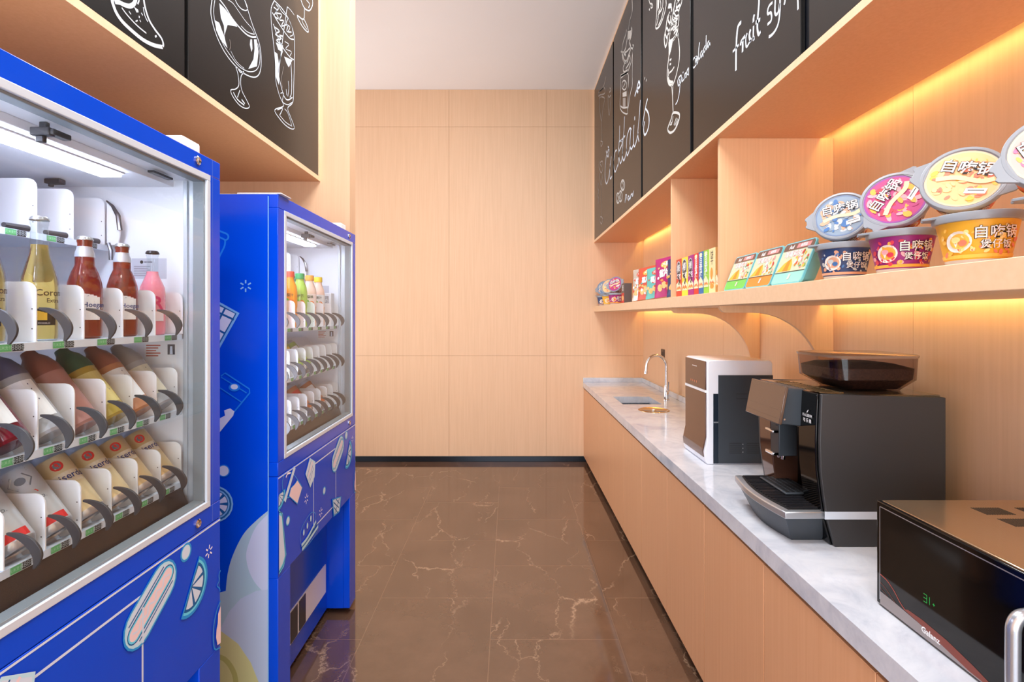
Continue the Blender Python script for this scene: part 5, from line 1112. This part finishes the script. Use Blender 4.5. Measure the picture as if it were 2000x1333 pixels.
# ------------------------------------------------------------------ snacks on the shelf
ST = SZ1+0.0008
def strips(l, F, u0, u1, v0, v1, m, n=6, lift=0.0004):
    for k in range(n):
        a, b_ = u0+(u1-u0)*k/n, u0+(u1-u0)*(k+1)/n; l.poly(F, [(a, v0), (b_, v0), (b_, v1), (a, v1)], m, lift=lift)
LIDG = mat('lid_grey_plastic', (146, 153, 162), 0.3); BASEC = mat('bowl_clear_base', (196, 190, 186), 0.25)
OUT = INK
def rbowl(v): # radius at height v
    return 0.050+0.018*max(0, min(1, v/0.088))
def make_bowl(name, col, accents, scheme, lab, cat='instant meal bowl', grp=None, art=True):
    """bowl standing on z=0, label side faces local -Y"""
    R_ = empty(name, (0, 0, 0), lab, cat, grp)
    MB().lathe([(0.0, 0.0), (0.048, 0.0), (0.050, 0.004), (0.0515, 0.010), (0.0665, 0.086), (0.0675, 0.0905)], seg=40, ms=[1, 1, 1, 0, 1]).build('bowl', [col, BASEC], R_)
    ld = MB(); ld.lathe([(0.0685, 0.0860), (0.0725, 0.0865), (0.0735, 0.092), (0.0735, 0.1010), (0.0725, 0.1035), (0.0665, 0.1040), (0.0650, 0.1015), (0.0, 0.1015)], seg=48)
    for sg in (-1, 1):   # two pull tabs
        pts = [(sg*0.062, -0.034), (sg*0.080, -0.022), (sg*0.089, -0.016), (sg*0.091, -0.010), (sg*0.087, -0.006), (sg*0.087, 0.006), (sg*0.091, 0.010), (sg*0.089, 0.016), (sg*0.080, 0.022), (sg*0.062, 0.034)]
        if sg < 0: pts = pts[::-1]
        ld.prism(pts, 'z', 0.098, 0.1032)
    lid = ld.build('lid', LIDG, R_, bevel=0.0008)
    l = MB(); Fd = lambda u, v, l_=0: Vector((u, v, 0.1015+l_))
    l.disc(Fd, 0, 0, 0.0640, 0.0640, 0, n=40); l.disc(Fd, 0, 0, 0.0600, 0.0600, 1, n=40)
    rnd = random.Random(hash(scheme) % 97 if False else sum(map(ord, scheme)))
    for k in range(70):   # food picture as loose coloured patches
        a = rnd.uniform(0, 6.28); r_ = 0.052*math.sqrt(rnd.random()); s_ = rnd.uniform(0.004, 0.012)
        l.disc(Fd, r_*math.cos(a), r_*math.sin(a), s_, s_*rnd.uniform(0.4, 0.8), 2+rnd.randrange(4), n=9, rot=rnd.uniform(0, 3))
    l.line(Fd, [(-0.044, -0.008), (-0.01, 0.0), (0.03, -0.004), (0.05, 0.004)], 0.010, 6)
    l.text(Fd, '自嗨锅', 0.0, 0.022, 0.031, 7, off=0.045, lift=0.0030); l.text(Fd, '自嗨锅', 0.0, 0.022, 0.031, 8, off=0.012, lift=0.0036)
    l.poly(Fd, [(0.012, -0.022), (0.046, -0.018), (0.045, -0.030), (0.011, -0.034)], 8); l.line(Fd, [(0.016, -0.026), (0.042, -0.023)], 0.0018, 7, smooth=False)
    l.build('lid_print', [accents[0], accents[1], accents[2], accents[3], accents[4], accents[1], mat('banner_cream', (246, 224, 176), 0.4), INK, WHITEI], lid, smooth=False)
    if art:
        w_ = MB(); F = cyl_map((0, 0, 0), rbowl, -math.pi/2)
        for k in range(44):
            u_ = rnd.uniform(-0.072, 0.072); v_ = rnd.uniform(0.020, 0.076); s_ = rnd.uniform(0.003, 0.0075)
            w_.disc(F, u_, v_, s_, s_*rnd.uniform(0.5, 0.9), 1+rnd.randrange(3), n=9, rot=rnd.uniform(0, 3), lift=0.0010)
        strips(w_, F, -0.09, 0.09, 0.013, 0.020, 1, n=20, lift=0.0006)
        w_.text(F, '自嗨锅', 0.026, 0.060, 0.026, 4, off=0.04, lift=0.0016); w_.text(F, '自嗨锅', 0.026, 0.060, 0.026, 5, off=0.008, lift=0.0026)
        w_.text(F, '煲仔饭', 0.026, 0.037, 0.018, 4, off=0.04, lift=0.0016); w_.text(F, '煲仔饭', 0.026, 0.037, 0.018, 5, off=0.008, lift=0.0026)
        # plain picture of a filled bowl in place of the printed animal
        w_.disc(F, -0.036, 0.046, 0.023, 0.021, 6, n=20, lift=0.0013); w_.disc(F, -0.034, 0.047, 0.017, 0.015, 1, n=16, lift=0.0015); w_.disc(F, -0.040, 0.050, 0.008, 0.006, 3, n=12, lift=0.0017); w_.disc(F, -0.028, 0.043, 0.007, 0.006, 2, n=12, lift=0.0017)
        w_.build('printed_wrap', [col, accents[2], accents[3], accents[4], INK, WHITEI, mat('bowl_rice_white', (240, 236, 228), 0.4)], R_, smooth=False)
    return R_
def M4(n, c, r=0.45): return mat(n, c, r)
NAVYB = M4('wrap_navy', (48, 70, 118)); PURP = M4('wrap_purple', (150, 36, 124)); YELW = M4('wrap_yellow', (236, 178, 48)); ORNG = M4('wrap_orange', (226, 104, 44))
blue_acc = [M4('l_steel', (110, 132, 168)), M4('l_bluegrey', (134, 156, 178)), M4('l_peach', (222, 168, 138)), M4('l_blue', (66, 116, 178)), M4('l_pale', (196, 206, 210))]
pur_acc = [M4('l_violet', (150, 70, 158)), M4('l_mag', (186, 66, 128)), M4('l_amber', (240, 176, 70)), M4('l_crim', (212, 60, 82)), M4('l_pink', (236, 166, 176))]
yel_acc = [M4('l_apricot', (246, 204, 166)), M4('l_sand', (250, 198, 142)), M4('l_yel', (250, 196, 84)), M4('l_coral', (236, 132, 104)), M4('l_lemon', (252, 226, 150))]
ora_acc = [M4('l_cream', (250, 220, 176)), M4('l_rosy', (240, 176, 170)), M4('l_yel2', (250, 210, 96)), M4('l_rose', (226, 120, 160)), M4('l_lem2', (250, 234, 170))]
GB = 'instant meal bowls at the right end of the shelf'; GB2 = 'instant meal bowls at the far end of the shelf'
BXC = 0.962
def stand(R_, x, y, rz): R_.location = (x, y, ST); R_.rotation_euler = (0, 0, rz)
def tiltb(R_, x, y, z, nrm, roll):
    """put the lid centre at x,y,z looking along nrm"""
    n = Vector(nrm).normalized(); q_ = Vector((0, 0, 1)).rotation_difference(n).to_matrix()
    up = Vector((0, 0, 1)); v = (up-n*up.dot(n)).normalized(); u = v.cross(n).normalized()
    base = Matrix((u, v, n)).transposed()
    m = (base @ Matrix.Rotation(roll, 3, 'Z')).to_4x4()
    m.translation = Vector((x, y, z))-n*0.1015
    R_.rotation_euler = m.to_euler(); R_.location = m.translation
cols = [(NAVYB, blue_acc, 'blue'), (PURP, pur_acc, 'purple'), (YELW, yel_acc, 'yellow'), (ORNG, ora_acc, 'orange')]
LY = [1.503, 1.283, 1.076, 0.872]
lowlab = ['navy blue printed instant meal bowl, lower one beside the teal meal tray', 'purple printed instant meal bowl, lower one between the blue and yellow bowls', 'yellow printed instant meal bowl, lower one nearest the right photo edge', 'orange printed instant meal bowl, lower one just outside the right photo edge']
uplab = ['tilted meal bowl showing a blue-grey round lid above the navy bowl', 'tilted meal bowl showing a violet-rimmed round lid above the purple bowl', 'tilted meal bowl showing a large apricot round lid above the yellow bowl', 'tilted meal bowl showing a pink and cream lid, cut by the right photo edge']
for i, ((c_, ac, nm), y) in enumerate(zip(cols, LY)):
    lo = make_bowl('instant_meal_bowl', c_, ac, nm, lowlab[i], 'bowl', GB); stand(lo, BXC, y, math.atan2(-y, -BXC)+math.pi/2+0.1)
for i, ((c_, ac, nm), y) in enumerate(zip(cols, [1.50, 1.29, 1.095, 0.905])):
    up_ = make_bowl('instant_meal_bowl', ORNG if i < 3 else c_, ac, nm+'u', uplab[i], 'bowl', GB)
    tiltb(up_, BXC-0.012, y, 1.7985, (-0.66, -0.70, 0.30), (0.16, 1.0, -0.30, 0.4)[i])
# smaller-looking copies at the far end
far = [(5.30, 0, 'blue-grey printed meal bowl at the far end of the shelf, against the back wall', 'tilted meal bowl with grey-blue lid, farthest of the upper ones'),
       (5.02, 2, 'yellow printed meal bowl at the far shelf end, second from the back wall', 'tilted meal bowl with yellow lid, second from the back wall, upper'),
       (4.70, 1, 'purple printed meal bowl at the far shelf end, third from the back wall', 'tilted meal bowl with orange body, upper one nearest the dark box')]
for y, ci, la, lb in far:
    c_, ac, nm = cols[ci]
    lo = make_bowl('instant_meal_bowl', c_, ac, nm, la, 'bowl', GB2); stand(lo, BXC-0.005, y, math.atan2(-y, -BXC)+math.pi/2+0.3)
    up_ = make_bowl('instant_meal_bowl', ORNG, ac, nm+'f', lb, 'bowl', GB2); tiltb(up_, BXC-0.015, y-0.005, 1.7985, (-0.66, -0.70, 0.30), 0.3)

# three meal trays leaning back
TEAL = mat('tray_teal_plastic', (116, 196, 208), 0.3)
def mealtray(y0_, y1_, band, lab, acc):
    R_ = empty('meal_tray', (0.93, (y0_+y1_)/2, ST), lab, 'box', 'leaning meal trays on the shelf')
    a = (0.900, ST+0.002); b_ = (0.956, 1.757)
    dxx, dzz = b_[0]-a[0], b_[1]-a[1]; L = math.hypot(dxx, dzz); ux, uz = dxx/L, dzz/L; nx2, nz2 = uz, -ux  # into the shelf
    def P(s, d_, y): return Vector((a[0]+ux*s+nx2*d_, y, a[1]+uz*s+nz2*d_))
    def rg(ins, d_, r=0.014):
        out = []
        for cs, cy_, a0 in ((L-r-ins, y1_-r-ins, 0), (ins+r, y1_-r-ins, 90), (ins+r, y0_+r+ins, 180), (L-r-ins, y0_+r+ins, 270)):
            for k in range(5):
                t_ = math.radians(a0+22.5*k); out.append(P(cs+r*math.cos(t_), d_, cy_+r*math.sin(t_)))
        return out
    MB().loft([rg(0.0, 0.0), rg(0.0, 0.006), rg(0.006, 0.008), rg(0.022, 0.050), rg(0.026, 0.053)]).build('tray', TEAL, R_)
    h = L; w_ = y1_-y0_
    F = lambda u, v, l_=0: P(v, -l_, y1_-u)
    s = MB(); m_ = 0.004
    s.poly(F, [(m_+.008, m_), (w_-m_-.008, m_), (w_-m_, m_+.008), (w_-m_, h*0.78), (m_, h*0.78), (m_, m_+.008)], 0)
    s.poly(F, [(m_, h*0.28), (w_-m_, h*0.28), (w_-m_, h*0.80), (m_, h*0.80)], 1)
    s.poly(F, [(m_, h*0.80), (w_-m_, h*0.80), (w_-m_, h-m_-.008), (w_-m_-.008, h-m_), (m_+.008, h-m_), (m_, h-m_-.008)], 2)
    s.text(F, 'Aol', w_*0.27, h*0.885, 0.020, 3, off=0.02); s.poly(F, [(w_*0.44, h*0.84), (w_*0.86, h*0.84), (w_*0.88, h*0.94), (w_*0.46, h*0.94)], 4); s.text(F, '自热饭', w_*0.66, h*0.89, 0.013, 3, off=0.012)
    s.text(F, '咖喱鸡肉', w_*0.42, h*0.70, 0.026, 4, off=0.035); s.text(F, '咖喱鸡肉', w_*0.42, h*0.70, 0.026, 3, off=0.006, lift=0.0016)
    s.poly(F, [(w_*0.05, h*0.31), (w_*0.22, h*0.50), (w_*0.42, h*0.60), (w_*0.50, h*0.46), (w_*0.52, h*0.31)], 5); s.poly(F, [(w_*0.24, h*0.31), (w_*0.32, h*0.55), (w_*0.42, h*0.60), (w_*0.42, h*0.31)], 6)
    rnd = random.Random(int(y0_*100))
    for k in range(26): s.disc(F, rnd.uniform(w_*0.56, w_*0.93), rnd.uniform(h*0.34, h*0.72), rnd.uniform(.004, .010), rnd.uniform(.003, .006), 3+(k*7) % 6, n=8, rot=rnd.uniform(0, 3))
    s.line(F, [(m_, h*0.28), (w_-m_, h*0.28)], 0.0022, 9, smooth=False)
    s.poly(F, [(w_*0.52, h*0.10), (w_*0.58, h*0.10), (w_*0.60, h*0.22), (w_*0.54, h*0.22)], 10)
    s.build('printed_film', [band, mat('film_ivory', (196, 206, 176), 0.4), mat('film_brown', (110, 82, 70), 0.4), WHITEI, mat('film_pink', (226, 140, 140), 0.4), mat('film_curry', (240, 184, 66), 0.4), mat('film_curry_dark', (214, 140, 44), 0.4), mat('film_leaf', (90, 150, 90), 0.4), REDI, mat('film_line', (70, 60, 50), 0.5), mat('film_tab', (236, 206, 200), 0.5)], R_, smooth=False)
mealtray(2.010, 2.200, mat('band_green', (116, 200, 90), 0.4), 'leaning meal tray with a green bottom band beside the oak divider', None)
mealtray(1.815, 2.003, mat('band_orange', (240, 140, 60), 0.4), 'leaning meal tray with an orange bottom band, middle of three', None)
mealtray(1.618, 1.806, mat('band_mint', (150, 214, 200), 0.4), 'leaning teal meal tray with a mint bottom band beside the blue bowl', None)

# upright biscuit boxes in the middle bay
bz = [2.877, 2.787, 2.690, 2.604, 2.539, 2.474, 2.408, 2.331, 2.296]
bc = [(206, 60, 40), (240, 220, 60), (166, 20, 130), (216, 52, 36), (16, 106, 176), (146, 208, 60), (244, 226, 170), (190, 130, 60)]
bl = ['red biscuit box with a dark swirl, farthest in the middle shelf bay', 'yellow biscuit box with a dark swirl beside the farthest red one', 'magenta biscuit box with a dark swirl between yellow and red boxes', 'red biscuit box between the magenta and the blue box', 'blue biscuit box between the red and the lime green box', 'lime green biscuit box between the blue and the cream box', 'cream biscuit box beside the lime green one', 'narrow tan biscuit box against the nearer oak divider']
for i in range(8):
    y1_, y0_ = bz[i]-0.002, bz[i+1]+0.002; w_ = y1_-y0_; h = 0.205; x0 = 0.918
    R_ = empty('biscuit_box', (x0+0.022, (y0_+y1_)/2, ST), bl[i], 'box', 'upright biscuit boxes in the middle shelf bay')
    base = mat('biscuit_%s' % i, bc[i], 0.35); MB().box(x0, x0+0.045, y0_, y1_, ST, ST+h).build('carton', base, R_, bevel=0.0012)
    F = lambda u, v, l_=0: Vector((x0-l_, y1_-u, ST+v)); s = MB()
    s.poly(F, [(0.003, h*0.16), (w_-0.003, h*0.16), (w_-0.003, h*0.30), (w_*0.5, h*0.42), (0.003, h*0.34)], 1)
    if i < 3:
        s.disc(F, w_*0.45, h*0.74, w_*0.40, w_*0.5, 4, n=20); s.disc(F, w_*0.45, h*0.74, w_*0.34, w_*0.43, 3, n=20); s.text(F, '棒', w_*0.45, h*0.74, w_*0.55, 2, off=0.012)
        s.line(F, [(w_*0.2, h*0.56), (w_*0.6, h*0.45), (w_*0.5, h*0.32)], w_*0.18, 3); s.text(F, '巧克', w_*0.5, h*0.52, w_*0.40, 2, off=0.012)
    elif i < 6:
        for k, ch in enumerate('百奇棒'): s.text(F, ch, w_*0.5, h*(0.80-0.17*k), w_*0.62, 2, off=0.02)
        s.disc(F, w_*0.5, h*0.93, w_*0.3, w_*0.14, 1, n=14)
    else:
        for k, ch in enumerate('饼干' if i == 6 else ''): s.text(F, ch, w_*0.5, h*(0.85-0.15*k), w_*0.5, 3)
        s.disc(F, w_*0.45, h*0.44, w_*0.20, w_*0.38, 5, n=14); s.disc(F, w_*0.5, h*0.16, w_*0.30, w_*0.16, 5, n=14)
    for k in range(5): s.disc(F, w_*(0.2+0.15*k), h*(0.22+0.03*(k % 2)), w_*0.10, w_*0.09, 5+(k % 2), n=8)
    s.build('printed_face', [base, mat('biscuit_pale', (250, 236, 200), 0.4), WHITEI, mat('biscuit_black', (40, 40, 54), 0.4), mat('biscuit_ring', (190, 200, 214), 0.4), mat('biscuit_amber', (232, 160, 70), 0.4), mat('biscuit_orange', (238, 110, 60), 0.4)], R_, smooth=False)

# crisp bags leaning in the far bay
def bag(y, w_, h, cols_, lab, rz, leanx, x=0.955, cat='bag'):
    R_ = empty('crisp_bag', (0, 0, 0), lab, cat, 'leaning crisp bags in the far shelf bay')
    nu, nv = 12, 16; vs = []; fs = []
    for sd in (-1, 1):
        for j in range(nv+1):
            for i in range(nu+1):
                u = i/nu; v = j/nv
                t_ = (math.sin(math.pi*u)**0.6)*(math.sin(math.pi*min(1, max(0, (v-0.05)/0.9)))**0.6)*0.026
                wr = 0.0016*math.sin(18*u+7*v)*math.sin(math.pi*v)
                pinch = 1-0.05*math.sin(math.pi*v)
                vs.append(Vector(((u-0.5)*w_*pinch, sd*(t_+0.0006)+wr, v*h)))
    n1_ = (nu+1)*(nv+1)
    for sd in range(2):
        for j in range(nv):
            for i in range(nu):
                a = sd*n1_+j*(nu+1)+i; q4 = (a, a+1, a+nu+2, a+nu+1); fs.append(q4 if sd == 0 else q4[::-1])
    edge_ = [j*(nu+1) for j in range(nv+1)]
    for j in range(nv):
        a, c2 = j*(nu+1), (j+1)*(nu+1); fs.append((a, c2, n1_+c2, n1_+a)); a += nu; c2 += nu; fs.append((c2, a, n1_+a, n1_+c2))
    b_ = MB(); b_.add(vs, fs, 0)
    pk = b_.build('pouch', cols_[0], R_, sharp=70)
    def surf(u, v, l_=0):
        t_ = (math.sin(math.pi*min(1, max(0, u)))**0.6)*(math.sin(math.pi*min(1, max(0, (v-0.05)/0.9)))**0.6)*0.026
        wr = 0.0016*math.sin(18*u+7*v)*math.sin(math.pi*v)
        return Vector(((u-0.5)*w_*(1-0.05*math.sin(math.pi*v)), -(t_+0.0006)+wr-l_-0.0012, v*h))
    s = MB()
    rnd = random.Random(int(y*31))
    s.disc(surf, 0.52, 0.80, 0.20, 0.09, 1, n=12); s.text(surf, '乐享', 0.52, 0.80, 0.14, 2, off=0.012)
    for k in range(3): s.disc(surf, 0.3+0.2*k, 0.22+0.05*(k % 2), 0.11, 0.09, 3, n=10)
    for k in range(22): s.disc(surf, rnd.uniform(0.12, 0.88), rnd.uniform(0.12, 0.72), rnd.uniform(.03, .08), rnd.uniform(.02, .05), 1+rnd.randrange(4), n=8)
    s.text(surf, '薯片', 0.5, 0.55, 0.20, 2, off=0.04)
    s.build('printed_face', [cols_[0], cols_[1], WHITEI, mat('chip_tan', (236, 186, 120), 0.4), cols_[2]], R_, smooth=False)
    R_.rotation_euler = (leanx, -0.13, rz); R_.location = (x, y, ST+0.017)
RD = mat('bag_red', (204, 82, 58), 0.3); TL = mat('bag_teal', (96, 176, 168), 0.3); MG = mat('bag_magenta', (170, 36, 104), 0.3); SV = mat('bag_silver', (206, 198, 188), 0.25, 0.4); NV = mat('bag_navy', (44, 54, 96), 0.3); AM = mat('bag_amber', (238, 170, 80), 0.3)
rzb = -math.radians(52)
bag(3.86, 0.15, 0.245, (SV, RD, AM), 'silver crisp bag between the dark box and the red bag', rzb, -0.22, x=0.965)
bag(3.62, 0.17, 0.235, (RD, AM, TL), 'red and orange crisp bag leaning beside the silver bag', rzb, -0.22)
bag(3.40, 0.17, 0.215, (TL, RD, AM), 'teal crisp bag leaning between the red and magenta bags', rzb, -0.24)
bag(3.19, 0.17, 0.255, (MG, AM, RD), 'magenta crisp bag, tall one nearest the oak divider', rzb, -0.22)
bag(3.03, 0.15, 0.235, (NV, AM, SV), 'dark navy crisp bag wedged against the farther oak divider', rzb, -0.22, x=0.975)
R_ = empty('snack_box', (0.93, 4.14, ST), 'dark grey and red upright snack box beside the silver bag', 'box')
MB().box(0.90, 0.96, 4.10, 4.20, ST, ST+0.155).build('carton', mat('box_darkgrey', (92, 80, 78), 0.4), R_, bevel=0.001)
F = lambda u, v, l_=0: Vector((0.90-l_, 4.20-u, ST+v)); s = MB(); s.poly(F, [(0.002, 0.003), (0.098, 0.003), (0.098, 0.08), (0.002, 0.08)], 0); s.text(F, '面', 0.05, 0.115, 0.05, 1); s.disc(F, 0.05, 0.04, 0.03, 0.022, 2, n=14)
s.build('printed_face', [REDI, WHITEI, mat('chip_tan', (236, 186, 120), 0.4)], R_, smooth=False)
